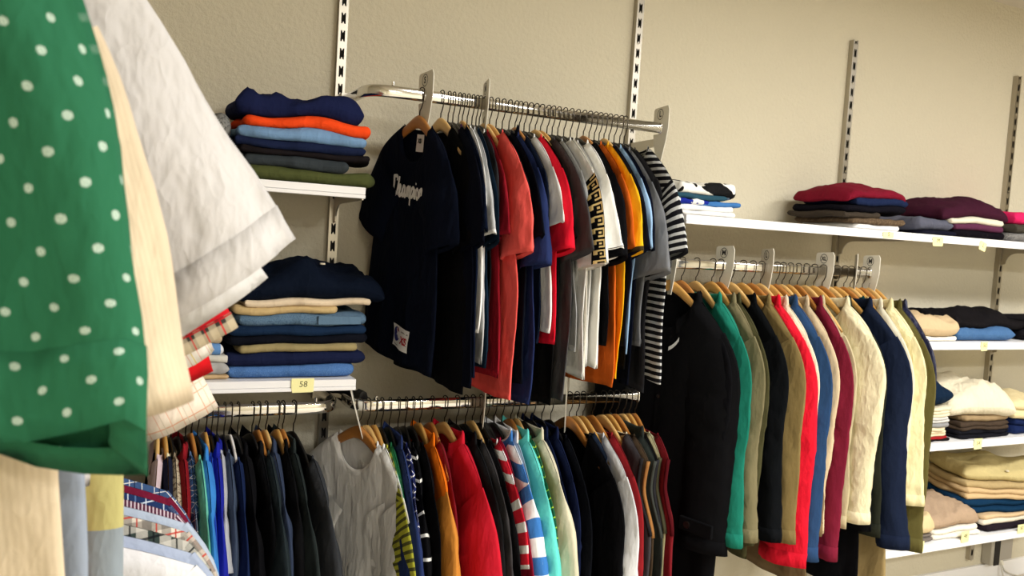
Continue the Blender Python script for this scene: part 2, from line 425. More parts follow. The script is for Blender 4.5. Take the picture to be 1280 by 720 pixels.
# ------------------------------------------------------------------ garments
def sstep(x, a, b):
    t = np.clip((x-a)/(b-a), 0, 1); return t*t*(3-2*t)
def snoise(u, v, seed, f=1., n=5):
    rs = np.random.RandomState(seed % 100000); o = 0
    for i in range(n):
        a = rs.uniform(0, PI); k = f*rs.uniform(.7, 2.2); o = o+np.sin(2*PI*k*(u*math.cos(a)+v*math.sin(a))+rs.uniform(0, 6.28))
    return o/n
class Body:
    """the trunk of a hanging garment as a function of (s across -1..1, t down 0..1, side -1 front / +1 back)"""
    def __init__(b, W=.205, L=.66, H=.235, nk=.08, th=.008, fold=.006, fd=.07, drop=.125, seed=1, phase=0., vest=False, sway=0., hemcurve=0., pinch=0.):
        b.__dict__.update(locals())
        rs = np.random.RandomState(seed); b.ph = rs.uniform(0, 6.28, 6)
        b.ph[:3] = np.array([.4, 2.1, 4.0])+phase*np.array([1, 1.6, 2.3])+rs.uniform(-.35, .35, 3)
    def ztop(b, x, side):
        a = np.abs(x); z = hz(x, b.drop)+.004
        zn = hz(b.nk, b.drop)+.004
        q = np.clip(a/b.nk, 0, 1)
        d = np.where(side < 0, b.fd, .014)
        return np.where(a < b.nk, zn-d*np.sqrt(np.maximum(1-q**2, 0)), z)
    def hw(b, t):
        if b.vest:
            return np.where(t < .36, b.W-.012*np.sin(np.clip(t/.36, 0, 1)*PI)+.05*sstep(t, .12, .36), b.W+.05+(b.H-b.W-.05)*np.clip((t-.36)/.64, 0, 1))
        return b.W+(b.H-b.W)*sstep(t, .1, 1.)-.012*np.exp(-((t-.3)/.12)**2)-b.pinch*np.sin(t*PI)**2
    def mid(b, s, t):
        r = .01+.99*sstep(t, .11, .85)
        f = np.sin(2*PI*(.75*s+.25*t)+b.ph[0])*.55+np.sin(2*PI*(1.45*s-.2*t)+b.ph[1])*.4+np.sin(2*PI*(2.6*s+.15*t)+b.ph[2])*.22
        f = f+.35*np.sin(2*PI*(.5*s+1.3*t)+b.ph[3])*sstep(t, .1, .5)+.3*(1-2.2*np.abs(np.sin(PI*(1.1*s+.5*t)+b.ph[4])))*sstep(t, .1, .5)
        return b.fold*r*f+b.sway*t**1.5-.010*np.clip(np.abs(s), 0, 1)**2*(1-t)
    def P(b, s, t, side):
        s, t = np.broadcast_arrays(np.asarray(s, float), np.asarray(t, float)); side = np.broadcast_to(np.asarray(side, float), s.shape)
        xt = s*b.W; x = s*b.hw(t)+.016*snoise(t*1.1, s*.4, b.seed+7)*np.abs(s)**2*sstep(t, .2, .5)
        z0 = b.ztop(xt, side); zb = float(hz(b.nk, b.drop))-b.L
        zb = zb-b.hemcurve*(1-s**2)+.006*np.sin(3*s+b.ph[4])
        z = z0+(zb-z0)*t
        edge = np.sqrt(np.maximum(1-np.abs(s)**6, 0))
        rt = np.sqrt(1-(1-np.clip(t/.022, 0, 1))**2)
        neck = np.clip(1-np.abs(xt)/b.nk, 0, 1)**.5
        thk = b.th*edge*(rt*(1-neck)+neck)*(1+.25*np.sin(4.1*s+5*t+b.ph[5]))+.001*edge
        y = b.mid(s, t)+side*thk+(.0022*snoise(x*7, z*4, b.seed+3)+.003*(.5-np.abs(snoise(x*9+z*3, z*6-x*4, b.seed+4)))*2)*sstep(t, .06, .25)*edge
        return np.stack([x, y, z], -1)
    def mesh(b, ns=37, nt=34):
        s1 = np.sin(np.linspace(-PI/2, PI/2, ns)); t = np.linspace(0, 1, nt)**1.15
        front = b.P(s1[None, :], t[:, None], -1); back = b.P(s1[::-1][None, 1:-1], t[:, None], 1)
        V = np.concatenate([front, back], 1); n = V.shape[1]
        u = np.concatenate([s1, 2-s1[::-1][1:-1]])*b.W
        uv = np.stack([np.broadcast_to(u[None], V.shape[:2]), V[..., 2]], -1)
        # hem turned inside
        inn = V[-1:].copy(); inn[..., 2] += .02; inn[..., 1] = b.mid(np.concatenate([s1, s1[::-1][1:-1]]), np.ones(n))[None]*.6+inn[..., 1]*.4
        V = np.concatenate([V, inn], 0); uv = np.concatenate([uv, uv[-1:]], 0)
        return V.reshape(-1, 3), grid(V.shape[0], n, True), uv.reshape(-1, 2)
    def neckloop(b, n=32, open_front=0.):
        """closed loop along the neck opening, starting at the front centre"""
        a = np.linspace(0, 2*PI, n, endpoint=False)
        xs = b.nk*np.sin(a); fr = np.cos(a) > 0
        out = []
        for x, f in zip(xs, fr): out.append(b.P(x/b.W, 0., -1 if f else 1))
        return np.array(out)
    def patch(b, sa, sb, ta, tb, off, ns=8, nt=24, side=-1):
        s = np.linspace(sa, sb, ns); t = np.linspace(ta, tb, nt)
        P = b.P(s[None], t[:, None], side); P[..., 1] += side*off
        return P.reshape(-1, 3), grid(nt, ns), np.stack([np.broadcast_to(s*b.W, P.shape[:2]), P[..., 2]], -1).reshape(-1, 2)
    def place(b, V, sx, tz, off=.0012, side=-1):
        """lay flat print vertices (x right, y up, metres) on the trunk around the point (sx, tz)"""
        xt = sx*b.W+V[:, 0]; h = float(hz(b.nk, b.drop)); zt = h-b.fd-.0
        s = xt/b.W; zz = b.P(np.full(len(V), sx), np.full(len(V), tz), side)[:, 2]+V[:, 1]
        z0 = b.ztop(xt, np.full(len(V), side)); zb = h-b.L
        t = np.clip((zz-z0)/(zb-z0), 0, 1)
        P = b.P(s, t, side); P[:, 1] += side*off
        return P
def sweep_loop(loop, prof, center=None, open_span=0):
    """profile [(out, up)] swept round a neck loop; out is away from the neck centre"""
    c = loop.mean(0); n = len(loop); V = []
    for i, p in enumerate(loop):
        o = p-c; o[2] = 0; o[1] *= 2.2; l = np.linalg.norm(o); o = o/(l if l > 1e-6 else 1)
        V.append([p+o*q[0]+np.array([0, 0, q[1]]) for q in prof])
    return np.array(V)
def sleeve_mesh(b, sgn, SL, kind, a0, a1, th0, th1, ang0, ang1, seed, hemslant=0., out=0., rise=0., hemtilt=0., wobA=1., lens=True, pleat=0.):
    """tapering tube from the shoulder, hanging down"""
    n, m = (16 if kind == 'short' else 30), 22
    u = np.linspace(0, 1, n); rs = np.random.RandomState(seed)
    bendu = .75 if kind == 'short' else .22
    ang = R(ang0)+(R(ang1)-R(ang0))*sstep(u, 0, bendu)
    if kind != 'short': ang = ang+R(rs.uniform(1, 4))*np.sin(PI*np.clip((u-.3)/.7, 0, 1))*rs.choice([-1, 1])
    ds = SL/(n-1); cx = np.concatenate([[0], np.cumsum(np.cos(ang[:-1])*ds)]); cz = np.concatenate([[0], np.cumsum(-np.sin(ang[:-1])*ds)])
    zs = float(hz(b.W, b.drop))
    cx = cx+b.W-a0*math.sin(R(ang0))*.96+out; cz = cz+zs-a0*math.cos(R(ang0))*.92+rise
    a = a0+(a1-a0)*sstep(u, 0, .9 if kind == 'short' else .8)
    th = th0+(th1-th0)*sstep(u, 0, .35)
    th = th*(1-.12*np.sin(u*PI))
    q = 2*PI*np.arange(m)/m
    ph = rs.uniform(0, 6.28, 5)
    co = np.sign(np.cos(q))*np.abs(np.cos(q))**.9; si = np.sign(np.sin(q))*np.abs(np.sin(q))**.85
    if lens: si = np.sign(np.sin(q))*(1-np.abs(co)**2.4)**.85
    wob = 1+wobA*.10*np.sin(3*q[None]+ph[0]+2*u[:, None])*sstep(u, .1, .5)[:, None]+.05*np.sin(5*q[None]-3*u[:, None]+ph[1])
    # cross creases at the elbow and above the cuff
    cre = .05*np.sin(u[:, None]*SL*95+1.3*np.sin(q[None]+ph[2])*2+ph[3])*np.exp(-((u[:, None]-.45)/.16)**2)+.05*np.sin(u[:, None]*SL*120+2*np.sin(q[None]+ph[4]))*np.exp(-((u[:, None]-.9)/.1)**2)
    if kind == 'short': cre = cre*.4
    A = a[:, None]*co[None]*(1+(wob-1)*.5+cre*.3); B = th[:, None]*si[None]*(wob+cre*1.6)
    uu, qq = u[:, None]*SL, np.cos(q)[None]*a0
    rg = (.5-np.abs(snoise(uu*5+qq*7, qq*9-uu*6, seed+41)))*2
    env = sstep(u, .08, .3)[:, None]*np.sqrt(np.maximum(1-np.abs(co)**6, 0))[None]
    B = B+(.0065 if kind != 'short' else .0035)*rg*env*np.sign(np.sin(q))[None]+.0028*snoise(uu*4, qq*6, seed+43)*env
    if pleat: B = B+pleat*(np.sin(co[None]*6.2+1.2-.8*u[:, None])+.55*np.abs(np.sin(co[None]*6.5+.4+.5*u[:, None]))-.3)*np.sqrt(np.maximum(1-np.abs(co)**8, 0))[None]
    A = A+(.006*snoise(uu*3.2, qq*0+.3, seed+47)*sstep(u, .1, .4)[:, None])
    nx, nz = np.sin(ang)[:, None], np.cos(ang)[:, None]
    x = cx[:, None]+A*nx; z = cz[:, None]+A*nz
    y0 = b.mid(np.ones(n), np.clip(u*SL/b.L, 0, 1))[:, None]*(1-u[:, None]*.3)-.012*u[:, None]*(1 if kind != 'short' else .4)
    y = y0+B
    z = z-hemtilt*co[None]*sstep(u, .4, 1)[:, None]-hemslant*(.35+.65*co[None])*(y-y0)/max(th1, 1e-4)*.5*sstep(u, .5, 1)[:, None]
    V = np.stack([x*sgn, y, z], -1)
    inn = V[-1:]*.75+V[-1:].mean(1, keepdims=True)*.25; inn = inn-(V[-1:].mean(1, keepdims=True)-V[-3:-2].mean(1, keepdims=True))*.35
    V2 = np.concatenate([V, inn], 0)
    r4 = V[4]; arcl = np.concatenate([[0], np.cumsum(np.linalg.norm(np.diff(r4, axis=0), axis=1))])
    uv = np.stack([np.broadcast_to(arcl[None], V2.shape[:2]), np.broadcast_to((-np.append(u, u[-1])*SL)[:, None], V2.shape[:2])], -1)
    F = grid(n+1, m, True)
    return V, V2.reshape(-1, 3), F, uv.reshape(-1, 2), u
def band_on(V, i0, i1, grow):
    """a cuff: rings i0..i1 of a sleeve, pushed outward"""
    P = V[i0:i1]; c = P.mean(1, keepdims=True); Q = P+(P-c)/np.maximum(np.linalg.norm(P-c, axis=2, keepdims=True), 1e-5)*grow
    top = P[:1]; bot = P[-1:]
    return np.concatenate([top, Q, bot], 0)
GN = 0
def garment(name, cat, loc, rz, label, mat, group, kind='tee', sl='short', SL=None, neck='band', neckmat=None, cuffmat=None, sleevemat=None,
            W=.2, L=.66, H=.225, th=.008, fold=.006, phase=0., seed=None, a0=.085, a1=.075, ang0=48, ang1=76, sth=None, out=0., placket=None, hangerkind='wood',
            hangerlabel=None, sway=0., hemslant=0., lean=0., trim=None, fd=None, vest=False, drop=.125, cuff=None, shift=0., half=None, nk=.08, hemcurve=0., sleeves=(1, -1), cuffrings=None, strip=None, rise=0., hemtilt=0., wobA=1., lens=True, pleat=0.):
    global GN
    GN += 1
    seed = seed or GN*13+5
    e = empty(name, loc, rz, label, cat, group)
    if lean: e.rotation_euler = (0, lean, rz)
    if fd is None: fd = {'band': .07, 'collar': .05, 'jacket': .09, 'vee': .16}.get(neck, .07)
    b = Body(W=W, L=L, H=H, th=th, fold=fold, fd=fd, seed=seed, phase=phase, sway=sway, vest=vest, drop=drop, nk=nk, hemcurve=hemcurve)
    V, F, uv = b.mesh(); V = V+np.array([shift, 0, 0]); mk('body', V, F, mat, e, uv)
    if sl:
        SL = SL or (.19 if sl == 'short' else .60)
        st = sth or (th*1.35 if sl == 'short' else th*1.5)
        if sl == 'long':
            ang0, ang1 = max(ang0, 52), max(ang1, 86)
        for sg in sleeves:
            Vs, V2, F2, uv2, u = sleeve_mesh(b, sg, SL, sl, a0, a1, th*1.0, st, ang0, ang1, seed+(11 if sg > 0 else 29), hemslant, out, rise, hemtilt, wobA, lens, pleat)
            so = mk('sleeve', V2+np.array([shift, 0, 0]), F2, sleevemat or mat, e, uv2)
            if strip and sg > 0:
                ii = [-4, -3, -2, -1, 0]; St = Vs[1:, [i % Vs.shape[1] for i in ii]]
                cc = Vs[1:].mean(1, keepdims=True); St = St+(St-cc)/np.linalg.norm(St-cc, axis=2, keepdims=True)*.0025+np.array([shift, 0, 0])
                wd = np.linspace(-.012, .012, 5); us = np.broadcast_to(wd[None], St.shape[:2]); vs = np.broadcast_to((u[1:]*SL)[:, None], St.shape[:2])
                mk('patterned_trim', St.reshape(-1, 3), grid(St.shape[0], 5), strip, so, np.stack([us, vs], -1).reshape(-1, 2))
            c_ = cuff if cuff is not None else (sl == 'long')
            if c_:
                k = cuffrings or (3 if sl == 'long' else 2)
                B = band_on(Vs, len(Vs)-k, len(Vs), .0014)+np.array([shift, 0, 0])
                m = B.shape[1]
                U3 = uv2.reshape(len(Vs)+1, m, 2); uvb = np.concatenate([U3[len(Vs)-k:len(Vs)-k+1], U3[len(Vs)-k:len(Vs)], U3[len(Vs)-1:len(Vs)]]).reshape(-1, 2)
                mk('cuff', B.reshape(-1, 3), grid(B.shape[0], m, True), cuffmat or sleevemat or mat, so, uvb)
    lp = b.neckloop()+np.array([shift, 0, 0])
    nm = neckmat or mat
    def loopmesh(nme, prof, closed=True):
        Q = sweep_loop(lp, prof); n, k = Q.shape[:2]
        Q2 = Q if closed else np.roll(Q, -2, 0)[:n-3]
        if closed: Q2 = np.concatenate([Q, Q[:1]], 0)
        uvq = np.stack([np.broadcast_to(np.arange(len(Q2))[:, None]*.012, Q2.shape[:2]), np.broadcast_to(np.arange(k)[None]*.01, Q2.shape[:2])], -1)
        return mk(nme, Q2.reshape(-1, 3), grid(len(Q2), k), nm, e, uvq.reshape(-1, 2))
    if neck == 'band': loopmesh('neckband', [(.003, -.012), (.0035, -.004), (.001, .004), (-.0015, .003), (-.001, -.006)])
    elif neck == 'vee': loopmesh('neckband', [(.003, -.010), (.0035, -.003), (.001, .003), (-.0015, .002)])
    elif neck == 'collar': loopmesh('collar', [(-.001, -.004), (-.004, .014), (-.003, .024), (.003, .028), (.008, .022), (.011, .004), (.013, -.012), (.011, -.0125), (.006, .006)], False)
    elif neck == 'jacket': loopmesh('collar', [(-.001, -.006), (-.004, .010), (-.003, .020), (.003, .024), (.009, .017), (.013, -.002), (.016, -.024), (.013, -.025), (.007, .0)], False)
    if placket:
        P, Fp, up = b.patch(-.055, .055, .02, .99 if placket == 'full' else .3, .0025, 5, 20)
        P = P+np.array([shift, 0, 0])
        pk = mk('placket', P, Fp, mat, e, up)
        nb = 6 if placket == 'full' else 3
        for i in range(nb):
            c = b.P(0., (i+.6)/nb*(.9 if placket == 'full' else .28), -1)+np.array([shift, 0, 0])
            MB().tube([(c[0], c[1]-.0025, c[2]), (c[0], c[1]-.0055, c[2])], circ(.006), up=(1, 0, 0)).build('button', M['button'], pk)
    if trim:
        for sg in (1, -1):
            tt = np.linspace(.0, .36, 14); p = [b.P(sg*.999, q, -1) for q in tt]
            MB().tube([(q[0]+shift, q[1], q[2]) for q in p], circ(.0045, 6, .006), up=(0, 1, 0)).build('armhole_trim', trim, e, smooth=True)
    if hangerkind:
        hanger(loc, rz, hangerlabel or ('hanger holding the '+label.split(',')[0])[:200], hangerkind, half or W-.035, drop, lean)
    return e, b

# ------------------------------------------------------------------ colours
BLK = (13, 13, 16); INK = (12, 15, 28); NAVY = (22, 30, 58); DNAVY = (14, 22, 42); CHAR = (46, 46, 50); SLATE = (40, 46, 52); WHITE = (226, 226, 224); OFF = (214, 210, 198)
GREY = (128, 128, 130); LGREY = (176, 178, 180); RED = (206, 30, 46); DRED = (116, 20, 32); CORAL = (238, 92, 86); ORANGE = (214, 112, 30); YELLOW = (242, 180, 28); SKY = (146, 180, 216)
CREAM = (228, 218, 184); PCREAM = (222, 210, 166); KHAKI = (150, 132, 92); OLIVE = (92, 90, 52); TEAL = (28, 122, 100); DTEAL = (12, 54, 60); DENIM = (46, 78, 122); BEIGE = (206, 184, 148)
FRONT = -PI/2                     # garments on the wall rails face the left end of the rail

def hang(px, py, z, name, cat, label, mat, group, rot=0, **k):
    x = at(px, py, RY).x
    k.setdefault('phase', x*3)
    rs = np.random.RandomState(int(px*7)+len(label))
    j = k.pop('jit', 1.)
    k['shift'] = k.get('shift', 0)+j*rs.uniform(-.009, .009)
    if k.get('sl', 'short'):
        k['SL'] = k.get('SL', .2)*(1+j*rs.uniform(-.06, .06)); k['ang1'] = k.get('ang1', 76)+j*rs.uniform(-8, 6)
    return garment(name, cat, (x, RY, z+.0165), FRONT+R(rot+j*(2.6*math.sin(x*17+z*5)+1.6*math.sin(x*41+1)+rs.uniform(-.7, .7))), label, mat, group, lean=k.pop('lean', 0)+R(j*rs.uniform(-1.3, 1.3)), **k)

# ------------------------------------------------------------------ upper rail: t-shirts
GU = 't-shirts on the upper rail'
def tee(px, label, mat, rot=0, name='t_shirt', **k):
    k.setdefault('cuff', False)
    k['L'] = k.get('L', .66)-.05; k['SL'] = k.get('SL', .2)*.95
    if px not in (527, 552, 579, 606, 613, 645, 670, 677, 730, 756): k.setdefault('hangerkind', 'black')  # other hangers coloured black in place of shaded wood
    return hang(px, 100+(px-450)*.14+14, RZU, name, k.pop('cat', 't-shirt'), label, mat, GU, rot, **k)
HID = dict(W=.18, a0=.07, a1=.06, SL=.15, H=.19, shift=-.015)      # mostly covered by their neighbours
e, b = tee(527, 'navy t-shirt with white script across the chest, first on the upper rail', cloth((13, 18, 33), wr=.6), 9, L=.685, W=0.192, H=0.205, a0=.095, a1=.088, SL=.20, ang0=52, ang1=70, fold=0.0045, fd=.10, th=.011, phase=.3, jit=0, sth=.022, lean=R(6))
def ribbons(strokes, sx, sz, wd):
    """cursive strokes as flat ribbons"""
    V, F = [], []
    for st in strokes:
        st = np.array(st, float); P = []
        if len(st) == 2: P = [st[0]+(st[1]-st[0])*q for q in np.linspace(0, 1, 5)]
        else:
            ex = np.concatenate([[2*st[0]-st[1]], st, [2*st[-1]-st[-2]]])
            for i in range(1, len(ex)-2):
                for q in np.linspace(0, 1, 5, endpoint=False):
                    p0, p1, p2, p3 = ex[i-1:i+3]
                    P.append(.5*((2*p1)+(p2-p0)*q+(2*p0-5*p1+4*p2-p3)*q*q+(3*p1-p0-3*p2+p3)*q**3))
            P.append(st[-1])
        P = np.array(P)*[sx, sz]; d = np.gradient(P, axis=0); d /= np.maximum(np.linalg.norm(d, axis=1, keepdims=True), 1e-6); nrm = np.stack([-d[:, 1], d[:, 0]], 1)*wd/2
        k = len(V); V += (P+nrm).tolist()+(P-nrm).tolist(); n = len(P)
        F += [[k+i, k+i+1, k+n+i+1, k+n+i] for i in range(n-1)]
    V = np.array(V); return np.concatenate([V, np.zeros((len(V), 1))], 1), F
SCRIPT = [[(.42, .78), (.40, 1.0), (.1, 1.0), (.05, .9), (.0, .1), (.04, 0), (.34, .02), (.44, .2)], [(.62, 1.02), (.53, 0)], [(.55, .25), (.68, .52), (.78, .5), (.74, .08), (.84, .0), (.95, .15)],
          [(1.22, .46), (1.08, .54), (.98, .3), (1.02, .03), (1.14, .08), (1.24, .5), (1.22, .08), (1.3, 0), (1.38, .12)], [(1.46, .52), (1.41, 0)], [(1.43, .3), (1.54, .52), (1.62, .45), (1.58, 0)], [(1.6, .3), (1.72, .52), (1.8, .45), (1.77, .05), (1.88, .05)],
          [(1.99, .54), (1.9, -.42)], [(1.96, .38), (2.08, .54), (2.2, .4), (2.14, .08), (2.0, .04)], [(2.36, .5), (2.31, .08), (2.42, .04)], [(2.385, .72), (2.40, .82)],
          [(2.64, .5), (2.52, .42), (2.52, .1), (2.66, .0), (2.78, .16), (2.76, .42), (2.64, .5), (2.6, .48)], [(2.96, .52), (2.9, 0)], [(2.92, .3), (3.05, .52), (3.14, .42), (3.1, .05), (3.22, .06)]]
V, F = ribbons(SCRIPT, .060, .050, .0095)
V[:, 0] -= .096
mk('script_print', b.place(V, .04, .165, .0045), F, M['white'], e, smooth=False)
V2, F2 = np.array([[x, y, 0] for y in np.linspace(-.03, .03, 5) for x in np.linspace(-.045, .045, 7)]), grid(5, 7)
V2[:, 1] -= V2[:, 0]*.12
pt = mk('woven_patch', b.place(V2, .26, .87, .0055), F2, M['white'], e)
def onpatch(V, F, mat, nm): 
    V = np.array(V, float); V[:, 1] -= V[:, 0]*.12
    mk(nm, b.place(V, .26, .87, .0068), F, mat, pt, smooth=False)
def arc(cx, cy, r0, r1, a0, a1, n=14, ry=1.):
    a = np.linspace(a0, a1, n); V = [(cx+r*math.cos(q), cy+r*ry*math.sin(q), 0) for r in (r0, r1) for q in a]
    return V, [[i, i+1, n+i+1, n+i] for i in range(n-1)]
onpatch(*arc(-.021, .006, .0165, .0195, .5, 2*PI-.5), M['blueprint'], 'emblem_outline')
onpatch(*arc(-.021, .006, .009, .0165, .75, PI*.5), M['redprint'], 'emblem_red'); onpatch(*arc(-.021, .006, .003, .0165, PI*.62, 2*PI-.75), M['blueprint'], 'emblem_blue')
V, F = ribbons([[(x, -.1), (x+.1, .1), (x+.2, -.1)] for x in np.arange(0, 1.6, .25)], .02, .012, .0016); onpatch(V+[-.04, -.0225, 0], F, M['ink'], 'small_script')
V, F = text_mesh('XS', .026, 0, .0012); onpatch(V+[.022, -.004, 0], F, M['redprint'], 'size_letters')
for q in range(3): onpatch([(.006, .020-q*.0022-.014*(q > 1)*2, 0), (.040, .020-q*.0022-.014*(q > 1)*2, 0), (.040, .0188-q*.0022-.014*(q > 1)*2, 0), (.006, .0188-q*.0022-.014*(q > 1)*2, 0)], [[0, 1, 2, 3]], M['ink'], 'fine_print')
P, Fp, up = b.patch(-.075, .13, .012, .085, -.002, 5, 6, 1); lb = mk('neck_label', P, Fp, M['white'], e, up)
V, F = text_mesh('XS', .016, 0, .001); hz0 = b.P(.03, .04, 1); V = np.stack([V[:, 0]+.006, np.full(len(V), hz0[1]-.0045), V[:, 1]+hz0[2]], -1); mk('label_letters', V, F, M['ink'], lb, smooth=False)

tee(552, 'black t-shirt directly behind the navy one with white script', cloth(BLK), 3, L=.72, W=.20, H=.23, shift=.005)
tee(561, 'black t-shirt with a purple neckband, third on the upper rail', cloth(INK), neckmat=cloth((58, 20, 62)), L=.70, shift=.02, W=.205, a0=.09, SL=.2)
tee(567, 'very dark navy t-shirt in front of the white and grey pair', cloth(DNAVY), L=.68, shift=.03, W=.20, SL=.19)
tee(574, 'white t-shirt showing a narrow edge beside the light grey tee', cloth(WHITE), L=.56, shift=.028, W=.205, SL=.10, a0=.08)
tee(579, 'light grey t-shirt with white sleeve and bottom hems', cloth(LGREY), cuff=True, cuffmat=cloth(WHITE), L=.645, shift=.03, W=.215, a0=.085, SL=.17, H=.235, sth=0.02)
tee(585, 'dark petrol blue t-shirt behind the light grey one', cloth((16, 32, 48)), L=.66, shift=.025, W=.21, SL=.19, a0=.08)
tee(591, 'black t-shirt half covering a red hem near the coral tee', cloth(BLK), L=.62, **HID)
tee(596, 'white and dark t-shirt with a pale neckline before the coral tee', cloth(CHAR), neckmat=cloth(WHITE), L=.62, **HID)
tee(600, 'dark red t-shirt whose hem peeps out left of the coral tee', cloth((150, 24, 40)), L=.69, W=.20, a0=.075, SL=.17, H=.24)
tee(606, 'long coral red t-shirt hanging lowest in the middle of the rail', cloth(CORAL), 2, L=.735, W=.205, shift=.035, a0=.088, SL=.20, a1=.08, H=.225, th=.010, sth=0.024)
tee(613, 'black t-shirt with soft shoulders, right of the coral tee', cloth((17, 20, 22)), L=.69, shift=.03, W=.215, SL=.15, a0=.08, H=.20)
tee(621, 'near black t-shirt between the coral tee and the navy sleeves', cloth((10, 14, 24)), L=.70, W=.205, SL=.18, shift=.015)
tee(629, 'deep navy t-shirt with broad sleeves in the middle of the upper rail', cloth((30, 42, 84)), L=.755, W=.215, shift=.028, a0=.095, SL=.225, H=.235, sth=0.026)
tee(637, 'black polo top with stand-up collar behind the deep navy tee', cloth(INK), neck='collar', name='polo_shirt', cat='polo shirt', L=.70, **HID)
tee(645, 'dark navy t-shirt in front of the thin white edge and red tee', cloth((24, 32, 52)), L=.60, W=.21, shift=.01, SL=.12)
tee(650, 'white t-shirt showing only a thin edge before the red tee', cloth(WHITE), L=.56, W=.21, shift=.018, SL=.13, a0=.07)
tee(656, 'bright red t-shirt in the middle of the upper rail', cloth((222, 24, 48)), L=.60, W=.215, shift=.025, SL=.20, a0=.088, H=.21, sth=0.024)
tee(663, 'black t-shirt with a hood-like neck behind the red one', cloth((16, 16, 16)), L=.77, W=.212, SL=.16, H=.20, shift=.012)
tee(670, 'charcoal t-shirt with creased sleeve left of the patterned white tee', cloth((66, 66, 68)), L=.755, W=.21, SL=.215, shift=.02, a0=.082, H=.215)
tee(677, 'dark grey green t-shirt with a very long body', cloth((36, 40, 40)), L=.755, **HID)
tee(685, 'pale grey t-shirt under the one with the patterned trim', cloth(LGREY), L=.62, W=.205, SL=.19, shift=.012)
tee(691, 'white t-shirt with a black and gold meander trim down its sleeve', cloth(WHITE), L=.68, W=.212, SL=.23, shift=.028, a0=.088, strip=cloth(BLK, 'meander', (224, 196, 134), .026), H=.21, sth=0.02)
tee(698, 'off-white t-shirt with thin dark sleeve stripes', cloth(OFF), L=.69, W=.205, SL=.235, shift=.022, cuff=True, cuffmat=cloth(OFF, 'thin', (30, 30, 32), .02), cuffrings=3, H=.215)
tee(706, 'pale grey white t-shirt with round neck next to the big white tee', cloth((206, 206, 204)), L=.66, W=.21, SL=.15, shift=.02)
tee(714, 'heavy white t-shirt with black stripes at the sleeve hem', cloth((236, 235, 230)), L=.655, W=.215, SL=.195, shift=.032, a0=.088, cuff=True, cuffmat=cloth((236, 235, 230), 'thin', BLK, .014), th=.010, H=.215, sth=0.03)
tee(722, 'black t-shirt with wide sleeve in front of the orange one', cloth(BLK), L=.60, W=.215, SL=.21, shift=.032, a0=.092, sth=0.03)
tee(730, 'rust orange t-shirt showing a sleeve and long hem', cloth((206, 96, 28)), L=.72, W=.212, SL=.20, shift=.022, a0=.085, H=.215)
tee(737, 'bright yellow t-shirt with black sleeve hem', cloth(YELLOW), L=.70, W=.215, SL=.20, shift=.032, cuff=True, cuffmat=cloth((60, 50, 30)), H=.21, sth=0.02)
tee(744, 'dark navy t-shirt right of the yellow one', cloth((18, 22, 40)), L=.60, W=.21, SL=.19, shift=.028)
tee(750, 'black t-shirt squeezed in left of the light blue one', cloth((14, 14, 15)), L=.66, W=.208, SL=.16, shift=.014)
tee(756, 'light blue t-shirt near the right end of the upper rail', cloth(SKY), L=.62, W=.214, SL=.18, shift=.024, a0=.082, H=.20, sth=0.02)
tee(762, 'black t-shirt behind the light blue one', cloth(INK), L=.72, W=.21, SL=.18, shift=.016, H=.2)
tee(769, 'washed grey t-shirt next to last on the upper rail', cloth((112, 114, 118)), 1, L=.60, W=.218, SL=.23, shift=0.008, a0=.092, a1=.085, th=.010, sth=0.028)
tee(776, 'charcoal t-shirt under the washed grey one', cloth((44, 44, 48)), L=.73, W=.205, SL=.16, shift=.006)
tee(781, 'black and white striped t-shirt at the right end of the upper rail', cloth((28, 28, 32), 'hstripe', (196, 198, 198), .0185), -2, L=.70, W=.215, SL=.19, shift=0.045, a0=.092, a1=.082, th=.010, H=.22, sth=0.026)

# ------------------------------------------------------------------ lower middle rail: short shirts
GM = 'shirts on the lower middle rail'
def mid(px, name, cat, label, mat, rot=0, **k):
    return hang(px, 503-(px-440)*.03, RZL, name, cat, label, mat, GM, rot, **k)
JER = dict(L=.66, W=.21, SL=.21, cuff=False)
def mt(px, label, mat, rot=0, name='t_shirt', cat='t-shirt', **k):
    d = dict(JER); d.update(k)
    if 474 < px < 700 and px not in (526, 541, 557, 592, 640, 648): d.setdefault('hangerkind', 'black')  # black paints the shadow that hides hangers behind the collars
    return mid(px, name, cat, label, mat, rot, **d)
mt(450, 'pale grey long-sleeved sweatshirt, first on the lower middle rail', cloth((240, 240, 240)), 20, name='sweatshirt', cat='sweatshirt', sl='long', SL=.62, W=0.21, H=.25, fold=.013, th=.014, a0=.105, a1=.065, ang0=56, ang1=80, fd=.09, cuff=False)
mt(461, 'white long-sleeved top behind the pale grey sweatshirt', cloth((232, 232, 230)), 8, name='sweatshirt', cat='sweatshirt', sl='long', SL=.6, W=.215, th=.012, shift=.02, a0=.09, a1=.06, fold=.008)
mt(470, 'yellow green patterned shirt under the green shoulder', cloth((178, 180, 60), 'hstripe', (84, 84, 44), .016), 3, name='shirt', cat='shirt', L=.68, W=.215, shift=.025, SL=.30, a0=.095, a1=.09)
mt(478, 'green t-shirt with bare shoulder left of the dark blue shirt', cloth((40, 118, 78)), 2, SL=.10, shift=.012)
mt(488, 'dark blue denim-like shirt with broad short sleeve', cloth((34, 48, 92)), 2, name='shirt', cat='shirt', SL=.27, shift=.028, a0=.095, a1=.085, neck='collar', th=.010, sth=0.03)
mt(499, 'royal blue checked shirt left of the black striped top', cloth((30, 42, 110), 'plaid', (20, 22, 40), .03, WHITE), name='shirt', cat='shirt', SL=.18, shift=.018)
mt(508, 'black polo shirt with thin white stripes', cloth(BLK, 'thin', (228, 228, 222), .042), name='polo_shirt', cat='polo shirt', SL=.27, shift=.026, a0=.09, sth=0.026)
